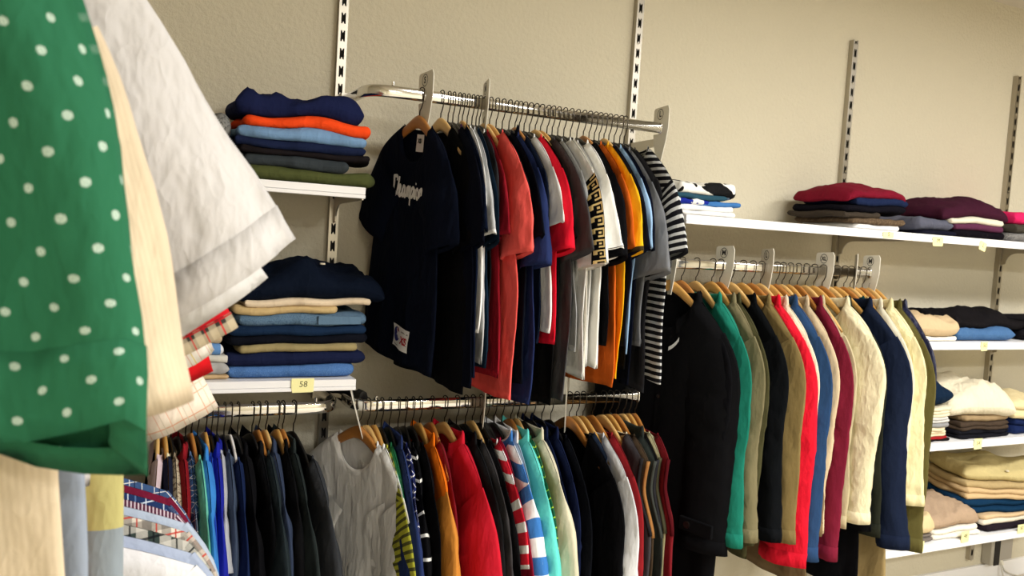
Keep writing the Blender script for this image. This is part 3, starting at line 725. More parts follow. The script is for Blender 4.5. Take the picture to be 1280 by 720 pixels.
mt(517, 'black t-shirt between the striped polo and the orange shirt', cloth(BLK), SL=.2, shift=.02)
mt(526, 'tan orange shirt with dark orange body', cloth((222, 110, 18)), 2, name='shirt', cat='shirt', neck='collar', sleevemat=cloth((196, 128, 52)), SL=.235, shift=.03, a0=.095, L=.70, th=.011, sth=0.03)
mt(541, 'dark red t-shirt half hidden left of the red polo', cloth(DRED), SL=.13, shift=-.01)
mt(557, 'red polo shirt with upturned collar and striped sleeve hems', cloth((200, 30, 50)), 8, name='polo_shirt', cat='polo shirt', neck='collar', placket='short', SL=.25, shift=.02, a0=.105, a1=.095, ang1=70, cuff=True, cuffmat=cloth(BLK, 'thin', WHITE, .010), cuffrings=4, th=.012, fold=.009, sth=0.042)
mt(572, 'black shirt with collar right of the red polo', cloth((24, 24, 26)), 3, name='shirt', cat='shirt', neck='collar', SL=.22, shift=.03, a0=.095, sth=0.018)
mt(583, 'charcoal t-shirt right of the black collared shirt', cloth((54, 52, 54)), SL=.20, shift=.026)
mt(592, 'black t-shirt left of the red and white top', cloth((17, 16, 18)), SL=.24, shift=.02)
mt(602, 'red top with white chevron stripes along the shoulder', cloth((204, 34, 52), 'hstripe', WHITE, .046), SL=.17, shift=.03, a0=.08)
mt(610, 'crimson t-shirt left of the blue and white striped polo', cloth((140, 18, 46)), SL=.30, shift=.026, L=.7)
mt(619, 'blue polo shirt with broad white stripes', cloth((58, 116, 186), 'wide', (232, 234, 236), .075), 2, name='polo_shirt', cat='polo shirt', neck='collar', SL=.29, shift=.035, a0=.095, a1=.085, th=.011, sth=0.034)
mt(629, 'pale blue grey polo shirt with white neck trim', cloth((158, 178, 200)), name='polo_shirt', cat='polo shirt', neck='collar', neckmat=cloth(WHITE), SL=.29, shift=.03, a0=.085, sth=0.022)
mt(640, 'turquoise polo shirt with dark hem stripe', cloth((98, 208, 200)), 2, name='polo_shirt', cat='polo shirt', neck='collar', SL=.29, shift=.036, a0=.09, cuff=True, cuffmat=cloth((98, 208, 200), 'thin', (40, 60, 70), .012), th=.010, sth=0.026)
mt(648, 'green striped shirt showing a sliver beside the turquoise polo', cloth((30, 90, 60), 'thin', (190, 210, 60), .02), name='shirt', cat='shirt', SL=.27, shift=.022)
mt(657, 'cream short-sleeved shirt in the middle of the lower rail', cloth((206, 200, 174)), 2, name='shirt', cat='shirt', neck='collar', SL=.27, shift=.035, a0=.095, th=.011, sth=0.034)
mt(668, 'navy shirt right of the cream short-sleeved one', cloth((18, 26, 54)), name='shirt', cat='shirt', neck='collar', SL=.26, shift=.016)
mt(679, 'dark blue collared shirt left of the black shirts', cloth((22, 30, 60)), 2, name='shirt', cat='shirt', neck='collar', sl='long', SL=.5, shift=.02, th=.011)
mt(690, 'black shirt hanging long under three pale hangers', cloth((14, 16, 22)), name='shirt', cat='shirt', sl='long', SL=.55, shift=.02, th=.011, neck='vee')
mt(713, 'black v-neck top on the first of the three pale hangers', cloth(BLK), 2, sl='long', SL=.52, shift=.02, neck='vee', name='sweater', cat='sweater', th=.010)
mt(722, 'dark denim vest on the middle one of the three pale hangers', cloth((44, 58, 84)), name='vest', cat='vest', sl=None, vest=True, W=.16, shift=.03, neck='vee')
mt(730, 'white sweater with long straight sleeve near the dark red cardigan', cloth((216, 218, 222)), 2, name='sweater', cat='sweater', sl='long', SL=.56, shift=.024, neck='vee', th=.011, sth=0.028)
mt(742, 'dark red cardigan near the right end of the lower rail', cloth((136, 28, 34)), 2, name='cardigan', cat='cardigan', sl='long', SL=.50, shift=.03, neck='vee', th=.011, sth=0.026)
VST = dict(sl=None, vest=True, W=.165, H=.225, th=.012, neck='vee', L=.62)
def vest(px, label, mat, trim, rot=0, **k):
    d = dict(VST); d.update(k); return mid(px, 'vest', 'vest', label, mat, rot, trim=trim, **d)
vest(755, 'charcoal vest with cream neck edge', cloth((62, 60, 64)), cloth((34, 32, 34)), 4, shift=.035, neckmat=cloth(CREAM))
vest(764, 'brown vest with tan armhole edge', cloth((70, 56, 42)), cloth((150, 104, 58)), 2, shift=.045)
vest(772, 'dark grey green vest with a small collar', cloth((44, 50, 48)), cloth((60, 64, 60)), 2, shift=.05, neck='collar')
vest(781, 'black knitted vest left of the cream one', cloth((22, 22, 24)), cloth((40, 40, 44)), 0, shift=.055)
vest(788, 'olive cream vest second from the right end', cloth((172, 166, 130)), cloth((70, 68, 50)), -2, shift=.055)
vest(795, 'dark red vest last on the lower rail', cloth((112, 22, 30)), cloth((70, 14, 20)), -4, shift=.075)

# ------------------------------------------------------------------ lower left rail
GL = 'shirts on the lower left rail'
def lo(px, name, cat, label, mat, rot=0, **k):
    d = dict(W=.21, L=.68, SL=.22, cuff=False, th=.012, sth=.026 if px > 230 else .016, hangerkind='black' if int(px) % 3 else 'wood'); d.update(k)
    rot += 5 if px > 290 else 3
    return hang(px, 517-(px-195)*.04, RZL, name, cat, label, mat, GL, rot, **d)
lo(198, 'shirt', 'shirt', 'pale pink shirt at the left end of the lower left rail', cloth((212, 190, 196)), -4, shift=.0)
lo(207, 'cardigan', 'cardigan', 'navy cardigan with cream edging on the lower left rail', cloth((28, 32, 50)), -2, neckmat=cloth(CREAM), neck='vee', sl='long', SL=.55)
lo(215, 'cardigan', 'cardigan', 'cream tweed cardigan next to the dark red shirt', cloth((190, 176, 150), 'weave', (110, 90, 74), .006), -2, sl='long', SL=.55)
lo(224, 'shirt', 'shirt', 'dark red shirt on the lower left rail', cloth((138, 24, 34)), -2, sl='long', SL=.5, neck='collar')
lo(233, 'shirt', 'shirt', 'blue and white checked shirt behind the mint shirt', cloth((60, 92, 140), 'check', WHITE, .02, (20, 30, 60)), -2, sl='long', SL=.55)
lo(240, 'shirt', 'shirt', 'mint green shirt with long sleeve', cloth((104, 186, 164)), -1, sl='long', SL=.56, shift=.03, a0=.085, sth=0.036)
lo(248, 'shirt', 'shirt', 'bright blue shirt with raised collar', cloth((56, 128, 204)), 0, sl='long', SL=.56, neck='jacket', shift=.02, sth=0.036)
lo(258, 'shirt', 'shirt', 'royal blue shirt left of the ultramarine one', cloth((44, 80, 190)), 0, sl='long', SL=.56, shift=.01)
lo(265, 'shirt', 'shirt', 'ultramarine blue shirt in the middle of the lower left rail', cloth((28, 36, 150)), 0, sl='long', SL=.56, neck='collar', shift=.01, sth=0.036)
lo(272, 'shirt', 'shirt', 'pale grey shirt with a narrow visible shoulder', cloth((168, 170, 178)), 0, SL=.12)
lo(281, 'shirt', 'shirt', 'faded denim blue shirt left of the white hanger', cloth((62, 74, 96)), 1, sl='long', SL=.5)
lo(289, 'shirt', 'shirt', 'dark blue shirt on a white plastic hanger', cloth((24, 36, 70)), 2, hangerkind='white', sl='long', SL=.55, nk=.10)
lo(298, 'shirt', 'shirt', 'black shirt right of the white plastic hanger', cloth(BLK), 2, neck='jacket', SL=.22)
lo(316, 'jacket', 'jacket', 'black jacket with raised collar on the lower left rail', cloth((18, 19, 22)), 3, neck='jacket', sl='long', SL=.55, th=.012)
lo(324, 'shirt', 'shirt', 'dark slate t-shirt with wide sleeve on the lower left rail', cloth((36, 44, 48)), 4, SL=.26, shift=.02, a0=.10, a1=.095)
lo(333, 'shirt', 'shirt', 'slate blue shirt with folded collar', cloth((48, 58, 80)), 4, neck='jacket', SL=.16)
lo(348, 'shirt', 'shirt', 'black collared shirt behind the slate blue one', cloth((15, 15, 17)), 5, neck='jacket', SL=.20)
lo(354, 'polo_shirt', 'polo shirt', 'dark green grey polo shirt with wide short sleeve', cloth((36, 42, 42)), 6, neck='collar', SL=.25, shift=.02, a0=.10, a1=.095)
lo(368, 't_shirt', 't-shirt', 'charcoal t-shirt at the right end of the lower left rail', cloth((48, 50, 54)), 8, SL=.24, shift=.02, fd=.10, nk=.10, a0=.095)

# ------------------------------------------------------------------ right rail: jackets and coats
GJ = 'jackets on the right rail'
def jk(px, label, mat, rot=0, name='jacket', cat='jacket', **k):
    d = dict(W=.212, H=.235, L=.64, sl='long', SL=.60, th=.016, fold=.009, a0=.088, a1=.056, sth=.022, neck='jacket', fd=.10, nk=.10, half=.185, hangerkind='wood', drop=.15); d.update(k); d['SL'] *= .975
    return hang(px, 331+(px-838)*.048, RZR, name, cat, label, mat, GJ, rot, **d)
e, b = jk(839, 'long black wool coat with buttoned cuff tab, first on the jacket rail', cloth((15, 15, 17), wr=.2), 14, name='coat', cat='coat', L=1.0, SL=0.6, W=0.205, H=0.25, th=.024, a0=.105, a1=.085, sth=.032, fold=.012, sway=0, shift=0.005, placket='full')
P, Fp, up = b.patch(.22, .42, .075, .088, .0025, 5, 3); mk('chest_tag', P+np.array([-.01, 0, 0]), Fp, M['white'], e, up)
sv = [c for c in e.children if c.name.startswith('sleeve')][0]
vv = np.array([v.co[:] for v in sv.data.vertices]); cz = vv[:, 2].min(); q = vv[(vv[:, 2] > cz+.06) & (vv[:, 2] < cz+.12)]; fy = q[:, 1].min(); cx = (q[:, 0].max()+q[:, 0].min())/2
tb = MB().box(cx-.05, cx+.065, fy-.007, fy+.004, cz+.062, cz+.102).build('cuff_tab', cloth((15, 15, 17), wr=.2), sv, bevel=.002)
MB().tube([(cx-.02, fy-.006, cz+.082), (cx-.02, fy-.011, cz+.082)], circ(.011, 12), up=(1, 0, 0)).build('button', M['button'], tb)
jk(853, 'black jacket between the long black coat and the teal jacket', cloth(BLK), 5, SL=.58, sth=0.014, shift=-0.01)
jk(871, 'teal green jacket on the right rail', cloth((26, 116, 98)), 3, SL=0.62, shift=.015, sth=0.028)
jk(891, 'khaki grey jacket right of the teal one', cloth((118, 110, 82)), 3, SL=.60, shift=.014, sth=0.026)
jk(901, 'dark olive jacket whose hem hangs below the teal jacket', cloth((66, 64, 40)), 2, L=.78, SL=.60, shift=.0)
jk(915, 'black zip jacket left of the khaki brown one', cloth((15, 17, 20)), 2, SL=0.62, shift=.018, placket='full', sth=0.026)
jk(929, 'khaki brown jacket with buttoned cuff left of the red one', cloth((124, 106, 66)), 2, SL=0.64, shift=.01, sth=0.03)
jk(941, 'bright red jacket in the middle of the jacket rail', cloth((214, 24, 46), wr=.7), 5, SL=0.68, shift=.02, a0=.105, a1=.085, th=.022, sth=0.042)
jk(952, 'cream white jacket right of the red one', cloth((226, 212, 186), wr=.7), 2, SL=.62, shift=.024)
jk(962, 'denim blue jacket right of the cream white one', cloth((38, 66, 104)), 2, SL=0.65, shift=.02, sth=0.03)
jk(971, 'long brown coat whose hem shows below the red jacket', cloth((120, 100, 72)), 2, name='coat', cat='coat', L=.90, SL=.60, shift=-.015)
jk(979, 'beige jacket left of the burgundy one', cloth((206, 184, 150)), 1, SL=0.62, shift=.024, sth=0.024)
jk(988, 'dark brown patterned jacket hidden beside the beige one', cloth((62, 46, 42)), 1, SL=.55, sth=0.014, shift=-0.01)
jk(998, 'burgundy jacket in the middle of the right rail', cloth((116, 26, 48)), 1, SL=0.65, shift=.018, sth=0.03)
jk(1008, 'pale khaki jacket right of the burgundy one', cloth((196, 184, 146)), 1, SL=.56, shift=-0.01, sth=0.014)
jk(1018, 'cream jacket with a shoulder cape and stand-up collar', cloth((224, 214, 178), wr=.7), 2, SL=0.6, shift=.035, a0=.10, th=.021, sth=0.036)
jk(1029, 'long black coat whose hem shows below the burgundy jacket', cloth(BLK), 1, name='coat', cat='coat', L=.94, SL=.6)
jk(1037, 'olive black jacket left of the navy one', cloth((38, 40, 32)), 1, SL=.62, shift=-0.01, sth=0.014)
jk(1046, 'navy jacket near the right end of the jacket rail', cloth((24, 32, 52)), 2, SL=0.66, shift=.03, a0=.098, th=.020, sth=0.036)
jk(1056, 'dark teal green jacket behind the navy one', cloth((12, 60, 60)), 1, SL=.60, shift=-0.01, sth=0.014)
jk(1064, 'long tan trench coat hanging lowest on the jacket rail', cloth((176, 154, 108)), 0, name='coat', cat='coat', L=.98, SL=.62, H=.27, shift=-.02)
jk(1071, 'ivory white jacket left of the pale yellow one', cloth((222, 214, 190)), 0, SL=0.63, shift=.018, sth=0.022)
jk(1079, 'pale yellow cream raincoat near the end of the rail', cloth((226, 214, 166), wr=.7), 1, SL=0.53, shift=.035, a0=.105, a1=.085, th=.022, sth=0.045)
jk(1088, 'olive green jacket with dark cuff at the right end', cloth((88, 82, 44)), -1, SL=0.64, shift=0.042, a0=.10, a1=.07, sth=0.03)
jk(1094, 'shiny midnight blue jacket last on the jacket rail', cloth((22, 26, 60), rough=.42, wr=.7), -3, SL=.44, shift=.04, L=.5)

# ------------------------------------------------------------------ folded piles
def slab(Vs, Fs, UVs, x0, x1, y0, y1, base, T, seed, rot=0., crumple=0., dome=0., droop=0.):
    """one fold of cloth: a flat pillow with round edges, lying on the height field base(x, y)"""
    cx, cy, hx, hy = (x0+x1)/2, (y0+y1)/2, (x1-x0)/2, (y1-y0)/2
    r = min(T*.62, hy*.4)
    def line(h, n):
        e = r*(1-np.cos(np.array([0, .28, .58, .9, 1.22, PI/2])))
        return np.concatenate([-h+e, np.linspace(-h+r, h-r, n)[1:-1], (h-e)[::-1]])
    a, c = line(hx, 20), line(hy, 12)
    nu, nv = len(a), len(c)
    X, Y = np.meshgrid(a, c); U, W = X/hx, Y/hy
    ed = lambda d: np.sqrt(np.maximum(1-(1-np.clip(d/r, 0, 1))**2, 0))
    e = ed(hx-np.abs(X))*ed(hy-np.abs(Y))
    # rounded corners and a wandering outline
    rr = 1-.05*np.abs(U*W)**5
    wx = .012*snoise(W*.6, W*0+.3, seed+3, 1., 3); wy = .008*snoise(U*.9, U*0+.7, seed+7, 1., 4)+.003*snoise(U*3, U*0, seed+8, 1., 4)
    X = X*rr+np.sign(U)*np.abs(U)**6*wx; Y = Y*rr+wy*np.abs(W)**4*np.sign(W)
    if rot: X, Y = X*math.cos(rot)-Y*math.sin(rot), X*math.sin(rot)+Y*math.cos(rot)
    X = X+cx; Y = Y+cy
    n1 = snoise(X*3, Y*3, seed+5, 1., 5); n2 = snoise(X*8, Y*6, seed+9, 1., 5); n3 = .5-np.abs(snoise(X*7, Y*7, seed+13, 1., 4))
    zb = base(X, Y)-droop*np.abs(U)**4
    zm = zb+T*.5
    top = zm+e*(T*.5*(1+.35*n1)+crumple*(.55*np.maximum(n1, -.4)+.3*n2+.55*n3)+dome*(1-U**2)*(1-W**2))
    bot = zm-e*T*.5*.97
    k = sum(len(v) for v in Vs)
    P = np.concatenate([np.stack([X, Y, top], -1).reshape(-1, 3), np.stack([X, Y, bot], -1).reshape(-1, 3)])
    G = grid(nv, nu); Vs.append(P); Fs.append(np.concatenate([G, G[:, ::-1]+nu*nv])+k)
    UVs.append(np.concatenate([np.stack([X-cx, Y-cy+top*.9], -1).reshape(-1, 2), np.stack([X-cx, bot*.9+Y-cy], -1).reshape(-1, 2)]))
    return lambda x, y, b=base, T=T, s=seed, cr=crumple, dm=dome: b(x, y)+T*(.96+.17*snoise(x*3, y*3, s+5, 1., 5))+cr*.5*np.maximum(snoise(x*3, y*3, s+5, 1., 5), -.4)+dm*np.maximum(1-((x-cx)/hx)**2, 0)*np.maximum(1-((y-cy)/hy)**2, 0)
PN = 0
def pile(x0, x1, zs, items, group, y0=2.082, dep=.27, tilt=0.):
    """garments folded one on another, listed from the shelf upwards:
    (name, category, label, material, thickness, options)"""
    global PN
    base = lambda x, y, z=zs: z+.0012+0*x+tilt*np.maximum(x-x0, 0)
    for name, cat, label, mat, T, k in items:
        PN += 1; rs = np.random.RandomState(PN*31)
        n = k.get('n', 1); a, b_ = x0+k.get('l', 0)+rs.uniform(-.008, .008), x1+k.get('r', 0)+rs.uniform(-.008, .008)
        f = y0+k.get('f', 0)+rs.uniform(-.006, .008)
        Vs, Fs, U = [], [], []
        if 'tilt' in k:
            b0 = base; base = lambda x, y, b0=b0, tl=k['tilt'], a=a: b0(x, y)+tl*(x-a)
        for i in range(n):
            last = i == n-1
            base = slab(Vs, Fs, U, a+rs.uniform(-.004, .004), b_+rs.uniform(-.004, .004), f+(rs.uniform(0, .006) if i else 0), f+dep+k.get('d', 0), base, T/n, PN*10+i, k.get('rot', 0.), crumple=k.get('cr', .004) if last else 0., dome=k.get('dome', 0.) if last else 0., droop=k.get('droop', 0.))
        V = np.concatenate(Vs); c = np.array([(a+b_)/2, f+dep/2, V[:, 2].min()])
        o = mk(name, V-c, np.concatenate(Fs), mat, None, np.concatenate(U)); o.location = c
        tag(o, label, cat, group)
        if 'pocket' in k:
            px_, w_, h_, pm = k['pocket']; zc = V[:, 2].mean()-c[2]
            MB().prism([(px_, zc-h_/2), (px_+w_, zc-h_/2+.002), (px_+w_, zc+h_/2), (px_, zc+h_/2)], 'y', -dep/2-.0045, -dep/2+.004).build('pocket', pm, o, bevel=.001)
        if 'button' in k:
            bx, by = k['button']; zc = V[(np.abs(V[:, 0]-c[0]-bx) < .02) & (np.abs(V[:, 1]-c[1]-by) < .02)][:, 2].max()-c[2]
            MB().tube([(bx, by, zc-.001), (bx, by, zc+.003)], circ(.007), up=(1, 0, 0)).build('button', k.get('bm', M['palebutton']), o)
    return base
def sx(px, py, Y=2.084): return at(px, py, Y).x
F1, F2_, F3, F4 = 'folded clothes on the upper left shelf', 'folded trousers on the lower left shelf', 'folded clothes on the top right shelf', 'folded clothes on the far right shelves'
JEAN = cloth((70, 108, 164), 'weave', (86, 124, 178), .0025); JEAN2 = cloth((92, 118, 142), 'weave', (70, 96, 124), .003)
pile(sx(293, 205), sx(466, 230), ZT, [
    ('folded_trousers', 'trousers', 'olive green folded trousers at the bottom of the upper left pile', cloth((74, 80, 44)), .034, dict(r=.008, l=-.01)),
    ('folded_sweater', 'sweater', 'dark charcoal folded sweater on the olive trousers', cloth((50, 56, 60)), .030, dict(l=.03, r=-.06, n=1)),
    ('folded_shirt', 'shirt', 'black folded shirt with thin edge above the charcoal sweater', cloth((28, 24, 26)), .016, dict(r=-.004, f=.006)),
    ('folded_shirt', 'shirt', 'navy folded shirt under the light blue one in the upper left pile', cloth((26, 34, 62)), .022, dict(r=-.012, l=-.005)),
    ('folded_shirt', 'shirt', 'light blue folded shirt under the orange garment', cloth((112, 146, 184)), .030, dict(r=-.02, l=.0)),
    ('folded_shirt', 'shirt', 'bright orange folded shirt in the upper left pile', cloth((236, 74, 26)), .030, dict(r=-.006, l=.01)),
    ('folded_jersey', 'jersey', 'crumpled navy jersey with red seam on top of the upper left pile', cloth((26, 32, 66)), .05, dict(l=-.0, r=-.03, cr=0.034, n=1))], F1)
pile(sx(225, 195), sx(284, 205), ZT, [
    ('folded_shirt', 'shirt', 'grey folded shirt at the bottom beside the white sleeve, upper left', cloth((110, 110, 108)), .05, {}),
    ('folded_shirt', 'shirt', 'cream folded shirt under the grey patterned knit', cloth((214, 206, 182)), .022, {}),
    ('folded_shirt', 'shirt', 'black folded shirt under the grey patterned knit', cloth((30, 30, 32)), .014, {}),
    ('folded_sweater', 'sweater', 'grey patterned knit sweater rolled on top beside the navy jersey pile', cloth((126, 126, 124), 'weave', (84, 84, 84), .006), .062, dict(cr=0.035, n=1))], F1)
pile(sx(286, 470), sx(448, 466), ZL, [
    ('folded_jeans', 'jeans', 'light blue folded jeans at the bottom of the lower left pile', JEAN, .036, dict(r=.006)),
    ('folded_trousers', 'trousers', 'navy folded trousers resting on the light blue jeans', cloth((24, 30, 58)), .034, dict(r=.014, n=1)),
    ('folded_trousers', 'trousers', 'khaki folded trousers in the middle of the lower left pile', cloth((150, 136, 96)), .020, dict(l=.02, n=1)),
    ('folded_trousers', 'trousers', 'black folded trousers with a belt buckle in the lower left pile', cloth((16, 18, 26)), .024, dict(r=.022, l=-.004, button=(-.09, -.12), bm=M['steel'])),
    ('folded_trousers', 'trousers', 'dark blue folded trousers above the black ones', cloth((24, 42, 68)), .024, dict(r=.02, n=1)),
    ('folded_jeans', 'jeans', 'faded blue jeans with back pocket facing out', JEAN2, .032, dict(r=.032, l=.005, pocket=(.03, .11, .022, JEAN2))),
    ('folded_trousers', 'trousers', 'tan folded trousers with wrinkled edge in the lower left pile', cloth((196, 170, 122)), .022, dict(l=.0, r=-.05)),
    ('folded_trousers', 'trousers', 'pale pinkish beige folded trousers under the big navy one', cloth((222, 202, 174)), .020, dict(l=.02, r=.045)),
    ('folded_sweater', 'sweater', 'large dark navy sweater heaped on top of the jeans pile', cloth((13, 20, 34)), .06, dict(l=.0, r=.052, cr=0.03, n=1, button=(.03, -.10), dome=0.025, droop=0.02))], F2_)
pile(sx(190, 474), sx(284, 470), ZL, [
    ('folded_trousers', 'trousers', 'beige folded trousers at the bottom beside the light blue jeans', cloth((190, 160, 120)), .012, dict(n=1)),
    ('folded_shirt', 'shirt', 'grey folded shirt beside the light blue jeans', cloth((160, 158, 156)), .030, {}),
    ('folded_shirt', 'shirt', 'pale folded shirt beside the navy trousers', cloth((196, 192, 182)), .016, {}),
    ('folded_shirt', 'shirt', 'blue and white striped folded shirt beside the jeans pile', cloth((206, 208, 212), 'vstripe', (90, 130, 180), .05), .026, {}),
    ('folded_shirt', 'shirt', 'tan folded shirt beside the faded jeans', cloth((180, 160, 130)), .03, {}),
    ('folded_shirt', 'shirt', 'white folded shirt with brown edge beside the jeans pile', cloth((218, 212, 200)), .03, {}),
    ('folded_shirt', 'shirt', 'dark grey folded shirt beside the navy sweater', cloth((74, 76, 80)), .05, {})], F2_)
pile(sx(838, 266), sx(924, 272), ZT, [
    ('folded_shirt', 'shirt', 'white folded shirt at the bottom of the small pile above the black bracket', cloth((232, 230, 226)), .014, dict(l=.02, r=-.02, n=1)),
    ('folded_shirt', 'shirt', 'white folded shirt with blue edge in the small pile', cloth((226, 226, 226)), .018, dict(l=.01, r=-.005)),
    ('folded_shirt', 'shirt', 'bright blue folded shirt under the black and white cloth', cloth((60, 110, 170)), .014, dict(r=.012, n=1, l=.05)),
    ('folded_shirt', 'shirt', 'blue and white checked shirt at the left of the small pile', cloth((228, 226, 222), 'check2', (26, 40, 140), .09), .020, dict(l=-.08, r=-.10, n=1, tilt=-.06, cr=0.014)),
    ('folded_shirt', 'shirt', 'dark teal folded shirt in the small pile', cloth((38, 72, 88)), .016, dict(l=.0, r=-.05, n=1)),
    ('folded_shirt', 'shirt', 'black and white patterned cloth on top of the small pile', cloth((236, 234, 226), 'blotch', (20, 20, 22), .05), .026, dict(l=.02, r=-.0, cr=0.022, dome=0.012))], F3)
pile(sx(1058, 286), sx(1130, 290), ZT, [
    ('folded_shirt', 'shirt', 'white folded shirt at the bottom of the crimson topped pile', cloth((232, 230, 228)), .018, dict(l=0.04)),
    ('folded_sweater', 'sweater', 'brown speckled folded sweater in the crimson topped pile', cloth((84, 68, 52), 'weave', (110, 92, 72), .005), .02, dict(r=.0, l=.02, n=1, cr=0.01)),
    ('folded_sweater', 'sweater', 'dark olive brown folded sweater at the left of the crimson topped pile', cloth((58, 50, 42)), .022, dict(l=-.03, r=-.10, n=1, cr=0.014)),
    ('folded_sweater', 'sweater', 'black folded sweater under the navy one in the crimson topped pile', cloth((16, 15, 22)), .028, dict(l=-.01, r=.012, n=1)),
    ('folded_sweater', 'sweater', 'navy folded sweater directly under the crimson one', cloth((26, 36, 66)), .026, dict(l=.03, r=.008, n=1, cr=0.012)),
    ('folded_sweater', 'sweater', 'crimson folded sweater draped over the pile above the jacket rail', cloth((112, 14, 36)), .03, dict(l=-.01, r=.006, cr=0.016, n=1, dome=0.022, droop=0.02))], F3)
pile(sx(1152, 296), sx(1196, 298), ZT, [
    ('folded_shirt', 'shirt', 'black folded shirt under the blue grey one on the top shelf', cloth((20, 20, 34)), .014, dict(n=1)),
    ('folded_shirt', 'shirt', 'blue grey folded shirt at the left of the plum topped pile', cloth((84, 86, 100)), .045, dict(n=1, l=-.01, r=.0, cr=.012))], F3)
pile(sx(1192, 298), sx(1260, 304), ZT, [
    ('folded_sweater', 'sweater', 'black folded sweater at the bottom of the plum topped pile', cloth((17, 14, 20)), .030, dict(n=1)),
    ('folded_sweater', 'sweater', 'purple folded sweater below the cream one', cloth((84, 40, 66)), .024, dict(n=1, dome=0.006)),
    ('folded_sweater', 'sweater', 'cream folded sweater in the plum topped pile', cloth((216, 208, 188)), .022, dict(n=1, l=-.01, r=-.012, dome=0.012)),
    ('folded_sweater', 'sweater', 'large dark plum sweater lying over the cream one', cloth((58, 24, 40), wr=.3), .045, dict(n=1, l=-0.07, r=-.008, cr=0.02, dome=0.024, droop=0.02))], F3)
pile(sx(1266, 303), sx(1320, 308), ZT, [
    ('folded_sweater', 'sweater', 'grey speckled folded sweater at the right edge of the top shelf', cloth((110, 108, 106), 'weave', (140, 138, 134), .005), .038, dict(n=1)),
    ('folded_sweater', 'sweater', 'dark olive folded sweater at the right edge of the top shelf', cloth((62, 58, 50)), .036, dict(n=1)),
    ('folded_sweater', 'sweater', 'magenta pink folded sweater at the right edge of the top shelf', cloth((206, 34, 92)), .044, dict(n=1, cr=.006))], F3)
FR = 2.086
pile(sx(1128, 424), sx(1200, 425), Z1, [
    ('folded_shirt', 'shirt', 'white folded shirt under the tan trousers', cloth((230, 226, 214)), .016, dict(n=1, r=.0)),
    ('folded_trousers', 'trousers', 'tan wrinkled trousers on the first shelf right of the jackets', cloth((196, 172, 136)), .06, dict(n=1, cr=0.04, l=-.06, r=.01, dome=0.02))], F4)
pile(sx(1200, 424), sx(1275, 425), Z1, [
    ('folded_jeans', 'jeans', 'blue folded jeans beside the tan trousers', cloth((62, 98, 142), 'weave', (80, 114, 156), .003), .05, dict(n=1, cr=0.02, r=-.02, dome=0.01)),
    ('folded_trousers', 'trousers', 'black trousers thrown over the blue jeans', cloth((22, 20, 22)), .040, dict(n=1, cr=0.03, l=-.0, r=.10, f=.03, dome=0.015))], F4)
pile(sx(1290, 424), sx(1370, 425), Z1, [
    ('folded_trousers', 'trousers', 'black folded trousers at the right edge beside the blue jeans', cloth((26, 24, 28)), .09, dict(n=2))], F4)
pile(sx(1146, 550), sx(1188, 549), Z2, [
    ('folded_trousers', 'trousers', 'black folded trousers at the bottom left of the second shelf', cloth((30, 24, 24)), .010, dict(n=1)),
    ('folded_shirt', 'shirt', 'dark red folded shirt low on the second shelf', cloth((150, 30, 34)), .010, dict(n=1)),
    ('folded_shirt', 'shirt', 'cream folded shirt above the dark red one', cloth((214, 200, 168)), .034, dict(n=3)),
    ('folded_shirt', 'shirt', 'grey folded shirt under the cream trousers, second shelf', cloth((140, 140, 142)), .022, dict(n=1)),
    ('folded_shirt', 'shirt', 'pale grey folded shirt above the grey one, second shelf', cloth((196, 194, 190)), .022, dict(n=2)),
    ('folded_trousers', 'trousers', 'cream folded trousers directly under the dark blue sweater', cloth((216, 206, 178)), .036, dict(n=3)),
    ('folded_sweater', 'sweater', 'dark blue sweater on top of the left pile, second shelf', cloth((18, 34, 54)), .085, dict(n=1, cr=0.03, l=-.04, r=0.02, dome=0.035))], F4)
pile(sx(1200, 549), sx(1262, 547), Z2, [
    ('folded_trousers', 'trousers', 'black folded trousers at the bottom of the cream shirt pile', cloth((22, 22, 28)), .034, dict(n=2)),
    ('folded_trousers', 'trousers', 'dark brown folded trousers under the beige ones', cloth((66, 54, 44)), .030, dict(n=2)),
    ('folded_trousers', 'trousers', 'beige brown folded trousers under the cream shirt', cloth((150, 128, 96)), .026, dict(n=1, l=.02)),
    ('folded_shirt', 'shirt', 'large cream shirt spread over the second shelf pile', cloth((222, 212, 186), wr=.6), .075, dict(n=1, cr=0.05, l=-.03, r=.02, d=.01, rot=-.12, dome=0.06, droop=0.02))], F4)
pile(sx(1268, 547), sx(1330, 545), Z2, [
    ('folded_jeans', 'jeans', 'dark navy folded jeans at the right edge of the second shelf', cloth((24, 36, 74)), .065, dict(n=2)),
    ('folded_trousers', 'trousers', 'pale yellow folded trousers at the right edge of the second shelf', cloth((216, 200, 156)), .07, dict(n=2, cr=.02, l=-.02))], F4)
pile(sx(1104, 682), sx(1172, 672), Z3, [
    ('folded_trousers', 'trousers', 'grey folded trousers at the left end of the lowest shelf', cloth((110, 102, 96)), .026, dict(n=2)),
    ('folded_trousers', 'trousers', 'cream trousers sticking out from under the olive jacket', cloth((214, 192, 148)), .06, dict(n=1, cr=0.04, l=.03, r=-.01))], F4)
pile(sx(1168, 672), sx(1228, 661), Z3, [
    ('folded_shirt', 'shirt', 'white folded shirt on the lowest shelf under the taupe trousers', cloth((232, 226, 212)), .040, dict(n=2)),
    ('folded_trousers', 'trousers', 'taupe trousers with a back pocket button on the lowest shelf', cloth((170, 146, 122)), .05, dict(n=1, cr=0.035, l=-.06, r=.0, button=(-.03, .02), bm=M['button'], dome=0.03, droop=0.01))], F4)
